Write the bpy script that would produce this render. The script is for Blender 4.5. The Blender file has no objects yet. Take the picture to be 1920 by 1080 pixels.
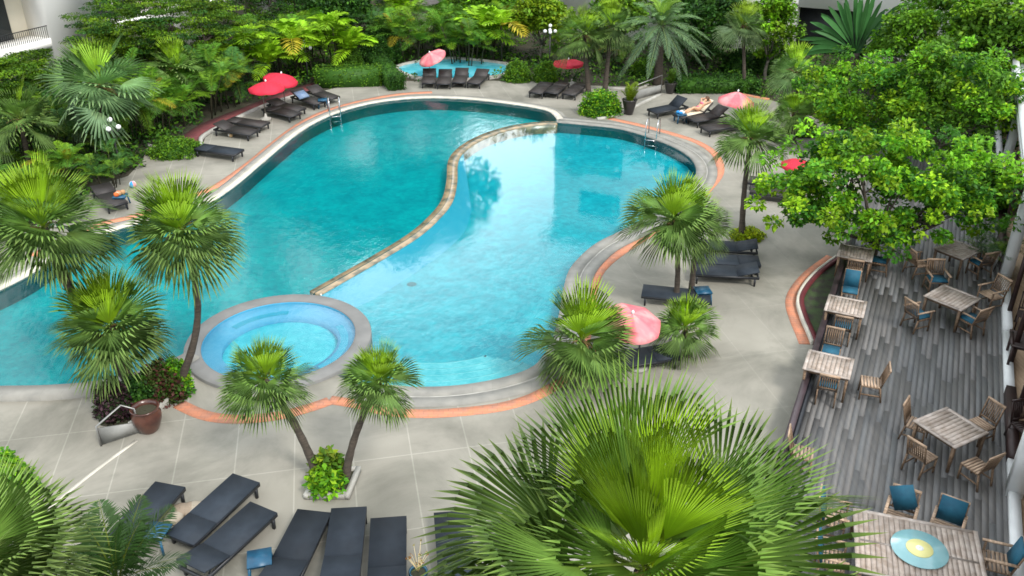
import bpy, math, random
import numpy as np
from mathutils import Vector, Matrix
from mathutils.geometry import delaunay_2d_cdt, intersect_point_tri_2d
random.seed(7); rng = np.random.default_rng(7)
R = math.radians
scene = bpy.context.scene
# ---------------------------------------------------------------- camera
H, F, TH = 13.0, 1668.0, R(28.3)
CT, ST = math.cos(TH), math.sin(TH)
cam = bpy.data.cameras.new('camera'); camo = bpy.data.objects.new('camera', cam)
scene.collection.objects.link(camo); scene.camera = camo
camo.location = (0, 0, H); camo.rotation_euler = (R(90) - TH, 0, 0)
cam.sensor_width = 36; cam.lens = 36 * F / 1920; cam.clip_end = 2000; cam.clip_start = .1
# ---------------------------------------------------------------- sky, sun, exposure
SUN_EL, SUN_AZ = R(47), R(143)          # azimuth from +Y towards +X
w = bpy.data.worlds.new('World'); scene.world = w; w.use_nodes = True
nt = w.node_tree; nt.nodes.clear()
def N(nt, t, **k):
    n = nt.nodes.new(t)
    for a, b in k.items(): setattr(n, a, b)
    return n
out = N(nt, 'ShaderNodeOutputWorld'); bg = N(nt, 'ShaderNodeBackground'); bg.inputs[1].default_value = .12
sky = N(nt, 'ShaderNodeTexSky', sky_type='NISHITA', sun_disc=False, sun_elevation=SUN_EL, sun_rotation=SUN_AZ)
tc = N(nt, 'ShaderNodeTexCoord'); nz = N(nt, 'ShaderNodeTexNoise'); nz.inputs['Scale'].default_value = 2.2; nz.inputs['Detail'].default_value = 6
cr = N(nt, 'ShaderNodeValToRGB'); cr.color_ramp.elements[0].position = .3; cr.color_ramp.elements[1].position = .62
cr.color_ramp.elements[0].color = (.62, .62, .62, 1); cr.color_ramp.elements[1].color = (1, 1, 1, 1)
mx = N(nt, 'ShaderNodeMix', data_type='RGBA'); mx.inputs[7].default_value = (13.5, 14.6, 15.6, 1)
nt.links.new(tc.outputs['Generated'], nz.inputs['Vector']); nt.links.new(nz.outputs[0], cr.inputs[0])

# brighter sky patch added ahead of the camera to whiten the pool reflections
gd = N(nt, 'ShaderNodeVectorMath', operation='DOT_PRODUCT'); gd.inputs[1].default_value = Vector((-.14, 1, .31)).normalized(); nt.links.new(tc.outputs['Generated'], gd.inputs[0])
gm = N(nt, 'ShaderNodeMapRange', interpolation_type='SMOOTHSTEP'); gm.inputs[1].default_value = .955; gm.inputs[2].default_value = .998; gm.inputs[3].default_value = 1.02; gm.inputs[4].default_value = 3.6; nt.links.new(gd.outputs['Value'], gm.inputs[0])
vs_ = N(nt, 'ShaderNodeVectorMath', operation='SCALE'); vs_.inputs[0].default_value = (12.5, 13.2, 13.8); nt.links.new(gm.outputs[0], vs_.inputs['Scale']); nt.links.new(vs_.outputs[0], mx.inputs[7])
nt.links.new(cr.outputs[0], mx.inputs[0]); nt.links.new(sky.outputs[0], mx.inputs[6])
nt.links.new(mx.outputs[2], bg.inputs[0]); nt.links.new(bg.outputs[0], out.inputs[0])
sl = bpy.data.lights.new('sun', 'SUN'); sl.energy = 2.5; sl.angle = R(14); sl.color = (1, .95, .88)
so = bpy.data.objects.new('sun', sl); scene.collection.objects.link(so)
sd = Vector((math.sin(SUN_AZ) * math.cos(SUN_EL), math.cos(SUN_AZ) * math.cos(SUN_EL), math.sin(SUN_EL)))
so.rotation_euler = (-sd).to_track_quat('-Z', 'Y').to_euler()
scene.view_settings.view_transform = 'Standard'; scene.view_settings.look = 'None'
scene.view_settings.exposure = .38; scene.view_settings.gamma = 1
scene.render.engine = 'CYCLES'; scene.cycles.max_bounces = 6; scene.cycles.transparent_max_bounces = 8
scene.cycles.diffuse_bounces = 3; scene.cycles.caustics_reflective = False; scene.cycles.caustics_refractive = False
scene.cycles.use_denoising = True; scene.cycles.pixel_filter_type = 'BLACKMAN_HARRIS'; scene.cycles.filter_width = 1.6

# ---------------------------------------------------------------- points from the photograph
def ray(px, py):
    u, v = px - 960, py - 540
    return Vector((u, F * CT - v * ST, -(F * ST + v * CT)))
def P(px, py, z=0.0):
    r = ray(px, py); t = (z - H) / r.z; return Vector((r.x * t, r.y * t, z))
def PY(px, py, Y):
    r = ray(px, py); t = Y / r.y; return Vector((r.x * t, Y, H + r.z * t))
def depth(p): return p[1] * CT + (H - p[2]) * ST
# ---------------------------------------------------------------- mesh builder
class MB:
    def __init__(s): s.v = []; s.f = []; s.m = []; s.c = []; s.n = 0
    def add(s, v, f, m=0, c=(1, 1, 1)):
        v = np.asarray(v, float).reshape(-1, 3)
        c = np.asarray(c, float)
        if c.ndim == 1: c = np.tile(c, (len(v), 1))
        s.v.append(v); s.c.append(c)
        for a in (f if isinstance(f, list) and len(f) and isinstance(f[0], np.ndarray) and f[0].ndim == 2 else [f]):
            if isinstance(a, np.ndarray) and a.ndim == 2: s.f.append((a + s.n, m))
            else:
                by = {}
                for q in a: by.setdefault(len(q), []).append(q)
                for q in by.values(): s.f.append((np.array(q) + s.n, m))
        s.n += len(v); return s
    def box(s, c, d, rz=0, m=0, col=(1, 1, 1), M=None, tap=1):
        x, y, z = d[0] / 2, d[1] / 2, d[2] / 2
        v = np.array([[-x*tap, -y*tap, -z], [x*tap, -y*tap, -z], [x*tap, y*tap, -z], [-x*tap, y*tap, -z], [-x, -y, z], [x, -y, z], [x, y, z], [-x, y, z]])
        if rz: cs, sn = math.cos(rz), math.sin(rz); v = v @ np.array([[cs, sn, 0], [-sn, cs, 0], [0, 0, 1]])
        if M is not None: v = v @ np.array(M).T
        v = v + np.array(c)
        return s.add(v, [[0, 3, 2, 1], [4, 5, 6, 7], [0, 1, 5, 4], [1, 2, 6, 5], [2, 3, 7, 6], [3, 0, 4, 7]], m, col)
    def bar(s, a, b, w, h=None, m=0, col=(1, 1, 1), up=(0, 0, 1)):
        a, b = Vector(a), Vector(b); h = h or w; d = (b - a); L = d.length; d.normalize()
        x = d.cross(Vector(up))
        if x.length < 1e-4: x = d.cross(Vector((0, 1, 0)))
        x.normalize(); z = x.cross(d)
        return s.box((a + b) / 2, (w, L, h), m=m, col=col, M=Matrix((x, d, z)).transposed())
    def tube(s, pts, rad, n=8, m=0, col=(1, 1, 1), cap=True):
        pts = [Vector(p) for p in pts]; k = len(pts)
        rad = [rad] * k if not hasattr(rad, '__len__') else rad
        vs = []; ref = Vector((0.13, 1, 0.07)).normalized(); x = None
        for i in range(k):
            d = (pts[min(i+1, k-1)] - pts[max(i-1, 0)]).normalized()
            x = d.cross(ref) if x is None else x - d * x.dot(d)
            if x.length < 1e-3: x = d.cross(Vector((1, 0, .1)))
            x.normalize(); y = d.cross(x)
            for j in range(n):
                a = 2 * math.pi * j / n; vs.append(pts[i] + (x * math.cos(a) + y * math.sin(a)) * rad[i])
        f = [[i*n+j, i*n+(j+1) % n, (i+1)*n+(j+1) % n, (i+1)*n+j] for i in range(k-1) for j in range(n)]
        if cap: f += [list(range(n))[::-1], list(range((k-1)*n, k*n))]
        return s.add([tuple(v) for v in vs], f, m, col)
    def lathe(s, prof, c=(0, 0, 0), n=20, m=0, col=(1, 1, 1), cap=True):
        vs = [(c[0] + r*math.cos(2*math.pi*j/n), c[1] + r*math.sin(2*math.pi*j/n), c[2] + z) for r, z in prof for j in range(n)]
        k = len(prof)
        f = [[i*n+j, i*n+(j+1) % n, (i+1)*n+(j+1) % n, (i+1)*n+j] for i in range(k-1) for j in range(n)]
        if cap: f += [list(range(n))[::-1], list(range((k-1)*n, k*n))]
        return s.add(vs, f, m, col)
    def prism(s, poly, z0, z1, m=0, col=(1, 1, 1)):
        n = len(poly)
        vs = [(p[0], p[1], z0) for p in poly] + [(p[0], p[1], z1) for p in poly]
        f = [list(range(n))[::-1], list(range(n, 2*n))] + [[i, (i+1) % n, n+(i+1) % n, n+i] for i in range(n)]
        return s.add(vs, f, m, col)
    def build(s, name, mats, parent=None, smooth=False, loc=None):
        me = bpy.data.meshes.new(name)
        if s.n:
            me.vertices.add(s.n); me.vertices.foreach_set('co', np.concatenate(s.v).astype(np.float32).ravel())
            loops = np.concatenate([a.ravel() for a, _ in s.f]).astype(np.int32)
            tot = np.concatenate([np.full(len(a), a.shape[1]) for a, _ in s.f]); st = np.concatenate([[0], np.cumsum(tot)[:-1]]).astype(np.int32)
            me.loops.add(len(loops)); me.loops.foreach_set('vertex_index', loops)
            me.polygons.add(len(tot)); me.polygons.foreach_set('loop_start', st)
            me.polygons.foreach_set('material_index', np.concatenate([np.full(len(a), m) for a, m in s.f]).astype(np.int32))
            if smooth: me.polygons.foreach_set('use_smooth', np.ones(len(tot), bool))
            me.update(calc_edges=True)
            at = me.color_attributes.new('col', 'FLOAT_COLOR', 'POINT')
            c = np.concatenate(s.c); c = np.concatenate([c, np.ones((len(c), 1))], 1)
            at.data.foreach_set('color', c.astype(np.float32).ravel())
            me.validate()
        for m in (mats if isinstance(mats, (list, tuple)) else [mats]): me.materials.append(m)
        o = bpy.data.objects.new(name, me); scene.collection.objects.link(o)
        if parent: o.parent = parent
        if loc is not None: o.location = loc
        return o
def tag(o, label=None, cat=None, group=None, kind=None):
    if label: o['label'] = label
    if cat: o['category'] = cat
    if group: o['group'] = group
    if kind: o['kind'] = kind
    return o
def empty(name, loc, label, cat, group=None, rz=0):
    o = bpy.data.objects.new(name, None); scene.collection.objects.link(o); o.empty_display_size = .2
    o.location = loc; o.rotation_euler = (0, 0, rz); return tag(o, label, cat, group)
def copy_tree(o, label, group=None, parent=None):
    c = o.copy(); scene.collection.objects.link(c); c.parent = parent
    if label: c['label'] = label
    if group: c['group'] = group
    for ch in list(o.children): copy_tree(ch, None, None, c)
    return c
# ---------------------------------------------------------------- materials
def mat(name, col, rough=.6, col2=None, scale=6, detail=4, bump=0, bscale=None, metal=0, attr=False, spec=.5, contrast=(.35, .65), trans=0, stretch=None, coat=0, orand=0):
    m = bpy.data.materials.new(name); m.use_nodes = True; t = m.node_tree; b = t.nodes['Principled BSDF']
    b.inputs['Roughness'].default_value = rough; b.inputs['Metallic'].default_value = metal; b.inputs['Specular IOR Level'].default_value = spec
    if coat: b.inputs['Coat Weight'].default_value = coat
    tcn = N(t, 'ShaderNodeTexCoord'); vec = tcn.outputs['Object']
    if stretch:
        mp = N(t, 'ShaderNodeMapping'); mp.inputs['Rotation'].default_value = (0, 0, stretch[3] if len(stretch) > 3 else 0)
        mp.inputs['Scale'].default_value = stretch[:3]; t.links.new(vec, mp.inputs[0]); vec = mp.outputs[0]
    nzz = N(t, 'ShaderNodeTexNoise'); nzz.inputs['Scale'].default_value = scale; nzz.inputs['Detail'].default_value = detail
    t.links.new(vec, nzz.inputs['Vector'])
    ramp = N(t, 'ShaderNodeMapRange'); ramp.inputs[1].default_value, ramp.inputs[2].default_value = contrast; t.links.new(nzz.outputs[0], ramp.inputs[0])
    mixc = N(t, 'ShaderNodeMix', data_type='RGBA'); c2 = col2 or tuple(x * .8 for x in col)
    mixc.inputs[6].default_value = (*col, 1); mixc.inputs[7].default_value = (*c2, 1); t.links.new(ramp.outputs[0], mixc.inputs[0])
    colout = mixc.outputs[2]
    if orand:      # each thing has faded a little differently
        oi = N(t, 'ShaderNodeObjectInfo'); mro = N(t, 'ShaderNodeMapRange'); mro.inputs[3].default_value = 1 - orand; mro.inputs[4].default_value = 1 + orand; t.links.new(oi.outputs['Random'], mro.inputs[0])
        vm = N(t, 'ShaderNodeVectorMath', operation='SCALE'); t.links.new(colout, vm.inputs[0]); t.links.new(mro.outputs[0], vm.inputs['Scale']); colout = vm.outputs[0]
    if attr:
        a = N(t, 'ShaderNodeAttribute', attribute_name='col'); mu = N(t, 'ShaderNodeMix', data_type='RGBA', blend_type='MULTIPLY'); mu.inputs[0].default_value = 1
        t.links.new(colout, mu.inputs[6]); t.links.new(a.outputs[0], mu.inputs[7]); colout = mu.outputs[2]
    t.links.new(colout, b.inputs['Base Color'])
    if bump:
        bp = N(t, 'ShaderNodeBump'); bp.inputs['Strength'].default_value = bump; bp.inputs['Distance'].default_value = .02
        n2 = N(t, 'ShaderNodeTexNoise'); n2.inputs['Scale'].default_value = bscale or scale * 4; n2.inputs['Detail'].default_value = 3
        t.links.new(vec, n2.inputs['Vector']); t.links.new(n2.outputs[0], bp.inputs['Height']); t.links.new(bp.outputs[0], b.inputs['Normal'])
    if trans:
        tr = N(t, 'ShaderNodeBsdfTranslucent'); ms = N(t, 'ShaderNodeMixShader'); ms.inputs[0].default_value = trans
        t.links.new(colout, tr.inputs[0]); t.links.new(b.outputs[0], ms.inputs[1]); t.links.new(tr.outputs[0], ms.inputs[2])
        t.links.new(ms.outputs[0], t.nodes['Material Output'].inputs[0])
    return m
M = {}
M['leaf'] = mat('leaf', (1, 1, 1), .5, (.8, .82, .75), scale=1.3, attr=True, trans=.3, spec=.2)
M['palm_leaf'] = mat('palm_leaf', (1, 1, 1), .5, (.82, .82, .78), scale=2.5, attr=True, trans=.18, spec=.22)
M['trunk'] = mat('trunk', (.085, .066, .05), .9, (.045, .036, .028), scale=5, bump=.6, attr=True, stretch=(1, 1, 5))
M['bark_pale'] = mat('bark_pale', (.2, .18, .145), .9, (.10, .09, .07), scale=4, bump=.5, stretch=(1, 1, 4))
M['soil'] = mat('soil', (.03, .035, .015), .95, (.05, .04, .025), scale=1.5, bump=.5)
M['charcoal'] = mat('charcoal_sling', (.021, .029, .040), .7, (.015, .021, .030), orand=.3, scale=3, bump=.15, bscale=160, spec=.3)
M['brown_sling'] = mat('brown_sling', (.035, .028, .026), .6, (.022, .018, .017), orand=.3, scale=3, bump=.15, bscale=160)
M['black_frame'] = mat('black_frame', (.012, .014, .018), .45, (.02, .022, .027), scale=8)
M['blue_plastic'] = mat('blue_plastic', (.008, .09, .17), .4, (.008, .06, .12), scale=5)
M['cushion'] = mat('blue_cushion', (.008, .10, .16), .75, (.006, .07, .12), scale=4, bump=.3, bscale=40)
M['teak'] = mat('weathered_teak', (.22, .145, .09), .7, (.115, .07, .04), scale=5, detail=6, bump=.2, stretch=(1, 6, 6), attr=True, orand=.22)
M['table_wood'] = mat('table_wood', (.44, .385, .345), .6, (.25, .195, .155), scale=6, detail=6, bump=.2, attr=True, contrast=(.3, .7))
M['red'] = mat('red_canvas', (.62, .018, .05), .7, (.55, .014, .04), scale=2, trans=.15)
M['pink'] = mat('faded_canvas', (.72, .15, .18), .8, (.74, .21, .23), scale=3.5, trans=.15, attr=True, contrast=(.42, .58))
M['tube'] = mat('dull_tube', (.28, .28, .27), .4, metal=.6)
M['steel'] = mat('steel', (.62, .63, .64), .22, (.5, .5, .52), scale=10, metal=1)
M['white'] = mat('white_paint', (.72, .74, .74), .6, (.6, .62, .62), scale=1.3)
M['cream'] = mat('cream_render', (.76, .70, .56), .8, (.7, .64, .52), scale=.7)
M['facade'] = mat('facade_white', (.90, .89, .86), .85, (.86, .85, .81), scale=.35)
M['dark_glass'] = mat('dark_glass', (.012, .022, .028), .12, (.02, .03, .035), scale=.6)
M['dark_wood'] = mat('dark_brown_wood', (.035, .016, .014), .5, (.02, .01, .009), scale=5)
M['terra'] = mat('terracotta_pavers', (.62, .23, .12), .85, (.46, .215, .14), scale=3.5, detail=8)
M['red_path'] = mat('red_paving', (.18, .045, .045), .85, (.12, .03, .035), scale=2)
M['coping'] = mat('coping_stone', (.28, .27, .24), .7, (.21, .205, .185), scale=2.2, detail=8, bump=.15)
M['coping_light'] = mat('coping_cream', (.62, .58, .49), .7, (.5, .47, .4), scale=2.5, detail=8)
M['kerb'] = mat('kerb_concrete', (.42, .41, .37), .85, (.3, .29, .26), scale=2.5, bump=.2)
M['pot_brown'] = mat('glazed_pot', (.045, .014, .010), .3, (.09, .032, .02), scale=4, coat=.4)
M['pot_black'] = mat('black_pot', (.015, .014, .016), .3, (.03, .025, .025), scale=4, coat=.3)
M['pot_teal'] = mat('teal_pot', (.005, .09, .15), .2, (.01, .05, .08), scale=5, coat=.5)
M['lamp'] = mat('opal_globe', (.8, .8, .8), .3, (.74, .74, .74), scale=3)
M['iron'] = mat('painted_iron', (.02, .022, .022), .5, (.03, .03, .03), scale=5)
M['panel'] = mat('ramp_panel', (.25, .25, .235), .5, (.19, .19, .18), scale=2)
def water_mat(name, tint, ior, bstr, bsc, calm=None):
    m = bpy.data.materials.new(name); m.use_nodes = True; t = m.node_tree; t.nodes.clear()
    o = N(t, 'ShaderNodeOutputMaterial'); ms = N(t, 'ShaderNodeMixShader'); tr = N(t, 'ShaderNodeBsdfTransparent'); gl = N(t, 'ShaderNodeBsdfGlossy')
    tr.inputs[0].default_value = (*tint, 1); gl.inputs['Roughness'].default_value = .025
    fr = N(t, 'ShaderNodeFresnel'); fr.inputs[0].default_value = ior
    tcn = N(t, 'ShaderNodeTexCoord'); mp = N(t, 'ShaderNodeMapping'); mp.inputs['Scale'].default_value = (1, .55, 1); mp.inputs['Rotation'].default_value = (0, 0, .3)
    t.links.new(tcn.outputs['Object'], mp.inputs[0])
    n1 = N(t, 'ShaderNodeTexNoise'); n1.inputs['Scale'].default_value = bsc; n1.inputs['Detail'].default_value = 5; n1.inputs['Roughness'].default_value = .62
    bp = N(t, 'ShaderNodeBump'); bp.inputs['Distance'].default_value = .1
    t.links.new(mp.outputs[0], n1.inputs['Vector']); t.links.new(n1.outputs[0], bp.inputs['Height'])
    # the wind riffles only part of the water: strength varies over the surface
    n2 = N(t, 'ShaderNodeTexNoise'); n2.inputs['Scale'].default_value = .09; n2.inputs['Detail'].default_value = 2
    t.links.new(tcn.outputs['Object'], n2.inputs['Vector'])
    mr = N(t, 'ShaderNodeMapRange'); mr.inputs[1].default_value = .35; mr.inputs[2].default_value = .65; mr.inputs[3].default_value = bstr * .45; mr.inputs[4].default_value = bstr * 1.3
    t.links.new(n2.outputs[0], mr.inputs[0])
    if calm:   # calm end of the pool, sheltered from the breeze
        sx = N(t, 'ShaderNodeSeparateXYZ'); t.links.new(tcn.outputs['Object'], sx.inputs[0])
        c2 = N(t, 'ShaderNodeMapRange'); c2.inputs[1].default_value = calm[0]; c2.inputs[2].default_value = calm[1]; c2.inputs[3].default_value = 1; c2.inputs[4].default_value = .12
        t.links.new(sx.outputs[1], c2.inputs[0]); mm = N(t, 'ShaderNodeMath', operation='MULTIPLY'); t.links.new(mr.outputs[0], mm.inputs[0]); t.links.new(c2.outputs[0], mm.inputs[1]); t.links.new(mm.outputs[0], bp.inputs['Strength'])
    else: t.links.new(mr.outputs[0], bp.inputs['Strength'])
    t.links.new(bp.outputs[0], gl.inputs['Normal']); t.links.new(bp.outputs[0], fr.inputs['Normal'])
    t.links.new(fr.outputs[0], ms.inputs[0]); t.links.new(tr.outputs[0], ms.inputs[1]); t.links.new(gl.outputs[0], ms.inputs[2]); t.links.new(ms.outputs[0], o.inputs[0])
    return m
def tile_mat(name, a, b, sc=9, mort=None):
    m = bpy.data.materials.new(name); m.use_nodes = True; t = m.node_tree; bs = t.nodes['Principled BSDF']; bs.inputs['Roughness'].default_value = .5; bs.inputs['Specular IOR Level'].default_value = .1
    tcn = N(t, 'ShaderNodeTexCoord'); vo = N(t, 'ShaderNodeTexVoronoi'); vo.inputs['Scale'].default_value = sc; t.links.new(tcn.outputs['Object'], vo.inputs['Vector'])
    wn = N(t, 'ShaderNodeTexNoise'); wn.inputs['Scale'].default_value = 1.1; wn.inputs['Detail'].default_value = 7; wn.inputs['Roughness'].default_value = .65; t.links.new(tcn.outputs['Object'], wn.inputs['Vector'])
    mr = N(t, 'ShaderNodeMapRange'); mr.inputs[1].default_value = .32; mr.inputs[2].default_value = .68; t.links.new(wn.outputs[0], mr.inputs[0])
    sp = N(t, 'ShaderNodeSeparateColor'); t.links.new(vo.outputs['Color'], sp.inputs[0])
    ad = N(t, 'ShaderNodeMath', operation='MULTIPLY_ADD'); ad.inputs[1].default_value = .45; t.links.new(sp.outputs[0], ad.inputs[0])
    m2 = N(t, 'ShaderNodeMath', operation='MULTIPLY'); m2.inputs[1].default_value = .6; t.links.new(mr.outputs[0], m2.inputs[0]); t.links.new(m2.outputs[0], ad.inputs[2])
    mi = N(t, 'ShaderNodeMix', data_type='RGBA'); mi.inputs[6].default_value = (*a, 1); mi.inputs[7].default_value = (*b, 1); t.links.new(ad.outputs[0], mi.inputs[0]); t.links.new(mi.outputs[2], bs.inputs['Base Color'])
    return m
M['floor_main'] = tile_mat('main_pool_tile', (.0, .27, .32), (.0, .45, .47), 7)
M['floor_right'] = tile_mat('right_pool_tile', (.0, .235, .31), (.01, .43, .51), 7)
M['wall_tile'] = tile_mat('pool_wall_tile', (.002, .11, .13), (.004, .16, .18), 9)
M['ledge_tile'] = tile_mat('ledge_tile', (.02, .32, .46), (.05, .37, .50), 7)
M['step_tile'] = tile_mat('step_tile', (.02, .38, .45), (.14, .56, .61), 9)
M['step_edge'] = tile_mat('step_edge', (.06, .48, .54), (.18, .58, .62), 9)
M['spa_tile'] = tile_mat('spa_tile', (.01, .38, .47), (.07, .54, .60), 8)
M['spa_seat'] = tile_mat('spa_seat_tile', (.08, .42, .66), (.14, .50, .72), 8)
M['water_main'] = water_mat('water_main', (.86, .98, .98), 1.40, .16, 2.6)
M['water_right'] = water_mat('water_right', (.90, .99, .99), 1.33, .17, 2.4, calm=(22, 31))
M['water_spa'] = water_mat('water_spa', (.92, .98, 1), 1.33, .10, 3)
def paving_mat():
    m = mat('concrete_paving', (.305, .288, .243), .85, (.215, .203, .17), scale=.55, detail=9, bump=.12, bscale=30, contrast=(.3, .7))
    t = m.node_tree; b = t.nodes['Principled BSDF']; src = b.inputs['Base Color'].links[0].from_socket
    tcn = N(t, 'ShaderNodeTexCoord'); mp = N(t, 'ShaderNodeMapping'); mp.inputs['Rotation'].default_value = (0, 0, R(-11.5)); mp.inputs['Location'].default_value = (.35, .55, 0)
    br = N(t, 'ShaderNodeTexBrick', offset=0); br.inputs['Scale'].default_value = 1; br.inputs['Brick Width'].default_value = 1.31; br.inputs['Row Height'].default_value = 2.4; br.inputs['Mortar Size'].default_value = .022
    br.inputs['Mortar Smooth'].default_value = .6
    br.inputs[1].default_value = (1, 1, 1, 1); br.inputs[2].default_value = (.95, .95, .95, 1); br.inputs[3].default_value = (1.32, 1.34, 1.36, 1)
    t.links.new(tcn.outputs['Object'], mp.inputs[0]); t.links.new(mp.outputs[0], br.inputs[0])
    mu = N(t, 'ShaderNodeMix', data_type='RGBA', blend_type='MULTIPLY'); 
    sx = N(t, 'ShaderNodeSeparateXYZ'); t.links.new(tcn.outputs['Object'], sx.inputs[0]); jx = N(t, 'ShaderNodeMapRange'); jx.inputs[1].default_value = -1.5; jx.inputs[2].default_value = 3; jx.inputs[3].default_value = .8; jx.inputs[4].default_value = .28
    t.links.new(sx.outputs[0], jx.inputs[0]); t.links.new(jx.outputs[0], mu.inputs[0])
    t.links.new(src, mu.inputs[6]); t.links.new(br.outputs[0], mu.inputs[7])
    # worn, water-stained patches
    st = N(t, 'ShaderNodeTexNoise'); st.inputs['Scale'].default_value = .28; st.inputs['Detail'].default_value = 8; st.inputs['Roughness'].default_value = .68; st.inputs['Distortion'].default_value = .6; t.links.new(tcn.outputs['Object'], st.inputs['Vector'])
    mr = N(t, 'ShaderNodeMapRange'); mr.inputs[1].default_value = .44; mr.inputs[2].default_value = .62; mr.inputs[3].default_value = 0; mr.inputs[4].default_value = .85; t.links.new(st.outputs[0], mr.inputs[0])
    m3 = N(t, 'ShaderNodeMix', data_type='RGBA', blend_type='MULTIPLY'); m3.inputs[7].default_value = (.60, .62, .60, 1); t.links.new(mr.outputs[0], m3.inputs[0]); t.links.new(mu.outputs[2], m3.inputs[6])
    t.links.new(m3.outputs[2], b.inputs['Base Color']); return m
M['paving'] = paving_mat()
def joints(m, bw, bh, col):
    t = m.node_tree; bs = t.nodes['Principled BSDF']; src = bs.inputs['Base Color'].links[0].from_socket
    tcn = N(t, 'ShaderNodeTexCoord'); br = N(t, 'ShaderNodeTexBrick'); br.inputs['Scale'].default_value = 1; br.inputs['Brick Width'].default_value = bw; br.inputs['Row Height'].default_value = bh; br.inputs['Mortar Size'].default_value = .012
    br.inputs[1].default_value = (1, 1, 1, 1); br.inputs[2].default_value = (.8, .8, .8, 1); br.inputs[3].default_value = (*col, 1)
    mu = N(t, 'ShaderNodeMix', data_type='RGBA', blend_type='MULTIPLY'); mu.inputs[0].default_value = .45
    t.links.new(tcn.outputs['Object'], br.inputs[0]); t.links.new(src, mu.inputs[6]); t.links.new(br.outputs[0], mu.inputs[7]); t.links.new(mu.outputs[2], bs.inputs['Base Color'])
joints(M['terra'], .24, .12, (.55, .6, .65)); M['ring'] = mat('ring_stone', (.19, .188, .18), .6, (.145, .145, .14), scale=1.5, detail=8); joints(M['coping'], .5, .5, (.8, .8, .8)); joints(M['coping_light'], .5, .5, (.7, .7, .7))
# ---------------------------------------------------------------- curves
def cat(pts, n=8, closed=False):
    pts = [Vector(p) for p in pts]; k = len(pts); o = []
    rg = range(k if closed else k - 1)
    for i in rg:
        g = (lambda j: pts[j % k]) if closed else (lambda j: pts[min(max(j, 0), k-1)])
        a, b, c, d = g(i-1), g(i), g(i+1), g(i+2)
        for s in range(n):
            t = s / n
            o.append(.5 * ((2*b) + (c-a)*t + (2*a-5*b+4*c-d)*t*t + (3*b-a-3*c+d)*t**3))
    if not closed: o.append(pts[-1])
    return o
def pxc(pts, n=6, closed=False, z=0.0): return [P(x, y, z).to_2d() for x, y in cat([Vector((a, b)) for a, b in pts], n, closed)]
def offset(c, d, closed=False):
    o = []; k = len(c)
    for i in range(k):
        a = c[(i-1) % k] if closed else c[max(i-1, 0)]; b = c[(i+1) % k] if closed else c[min(i+1, k-1)]
        t = (b - a).normalized(); o.append(c[i] + Vector((t.y, -t.x)) * d)
    return o
def band(c, a, b, z0, z1, closed=False):
    """solid strip between two offsets of a curve"""
    A, B = offset(c, a, closed), offset(c, b, closed); k = len(c); mb = MB()
    vs = [(p.x, p.y, z) for z in (z0, z1) for L in (A, B) for p in L]
    f = []
    for i in range(k if closed else k-1):
        j = (i+1) % k
        f += [[2*k+i, 2*k+j, 3*k+j, 3*k+i], [i, j, 2*k+j, 2*k+i], [k+i, 3*k+i, 3*k+j, k+j]]
    if not closed: f += [[0, k, 3*k, 2*k], [k-1, 3*k-1, 4*k-1, 2*k-1]][:0] + [[0, 2*k, 3*k, k], [k-1, 2*k-1, 4*k-1, 3*k-1]]
    mb.add(vs, f); return mb
def inside(p, poly):
    c = False; j = len(poly) - 1
    for i in range(len(poly)):
        a, b = poly[i], poly[j]
        if (a[1] > p[1]) != (b[1] > p[1]) and p[0] < (b[0]-a[0]) * (p[1]-a[1]) / (b[1]-a[1]) + a[0]: c = not c
        j = i
    return c
def sheet(outer, holes, z):
    vs = []; es = []
    for L in [outer] + holes:
        s = len(vs); vs += [Vector((p[0], p[1])) for p in L]; es += [(s+i, s+(i+1) % len(L)) for i in range(len(L))]
    v, e, f, *_ = delaunay_2d_cdt(vs, es, [], 1, 1e-5)
    mb = MB(); keep = []
    for q in f:
        c = sum((v[i] for i in q), Vector((0, 0))) / len(q)
        if inside(c, outer) and not any(inside(c, h) for h in holes):
            a = [v[i] for i in q]
            ar = sum(a[i].x*a[(i+1) % len(a)].y - a[(i+1) % len(a)].x*a[i].y for i in range(len(a)))
            keep.append(list(q) if ar > 0 else list(q)[::-1])
    mb.add([(p.x, p.y, z) for p in v], keep); return mb
# ================================================================ THE SETTING
UA = R(25); U = Vector((math.sin(UA), math.cos(UA))); W = Vector((math.cos(UA), -math.sin(UA)))   # the buildings' grid
def UW(o, u, w_): return Vector((o[0], o[1])) + U * u + W * w_
# pool outlines, anticlockwise from the tongue of paving at the top
main_out = pxc([(1044, 224), (1030, 210), (1000, 202), (940, 193), (870, 186), (800, 184), (740, 188), (680, 198), (620, 217), (570, 243), (530, 274), (490, 308), (440, 350), (390, 381), (300, 408), (200, 438), (110, 482), (40, 525), (-60, 570), (-200, 620), (-300, 680), (-230, 728), (-100, 735), (0, 733), (100, 731), (190, 722), (270, 703), (330, 680), (352, 668)], 5)
right_out = pxc([(1044, 230), (1100, 235), (1160, 242), (1220, 259), (1270, 280), (1298, 301), (1305, 325), (1290, 352), (1250, 385), (1180, 426), (1120, 456), (1085, 485), (1065, 512), (1055, 550), (1046, 600), (1030, 650), (1000, 688), (940, 710), (860, 724), (780, 727), (715, 722), (660, 720)], 5)
SC, SR = Vector((-6.45, 21.05)), 2.08
OUTR = SR + .45; MIDR = SR + .22
def arc(a0, a1, r, n=24): return [SC + Vector((math.cos(R(a0 + (a1-a0)*i/n)), math.sin(R(a0 + (a1-a0)*i/n)))) * r for i in range(n+1)]
div_px = [(1044, 229), (1000, 231), (950, 240), (905, 255), (870, 275), (850, 300), (847, 340), (838, 375), (815, 405), (775, 440), (710, 480), (640, 520), (590, 548)]
div = pxc(div_px, 5)
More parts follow.
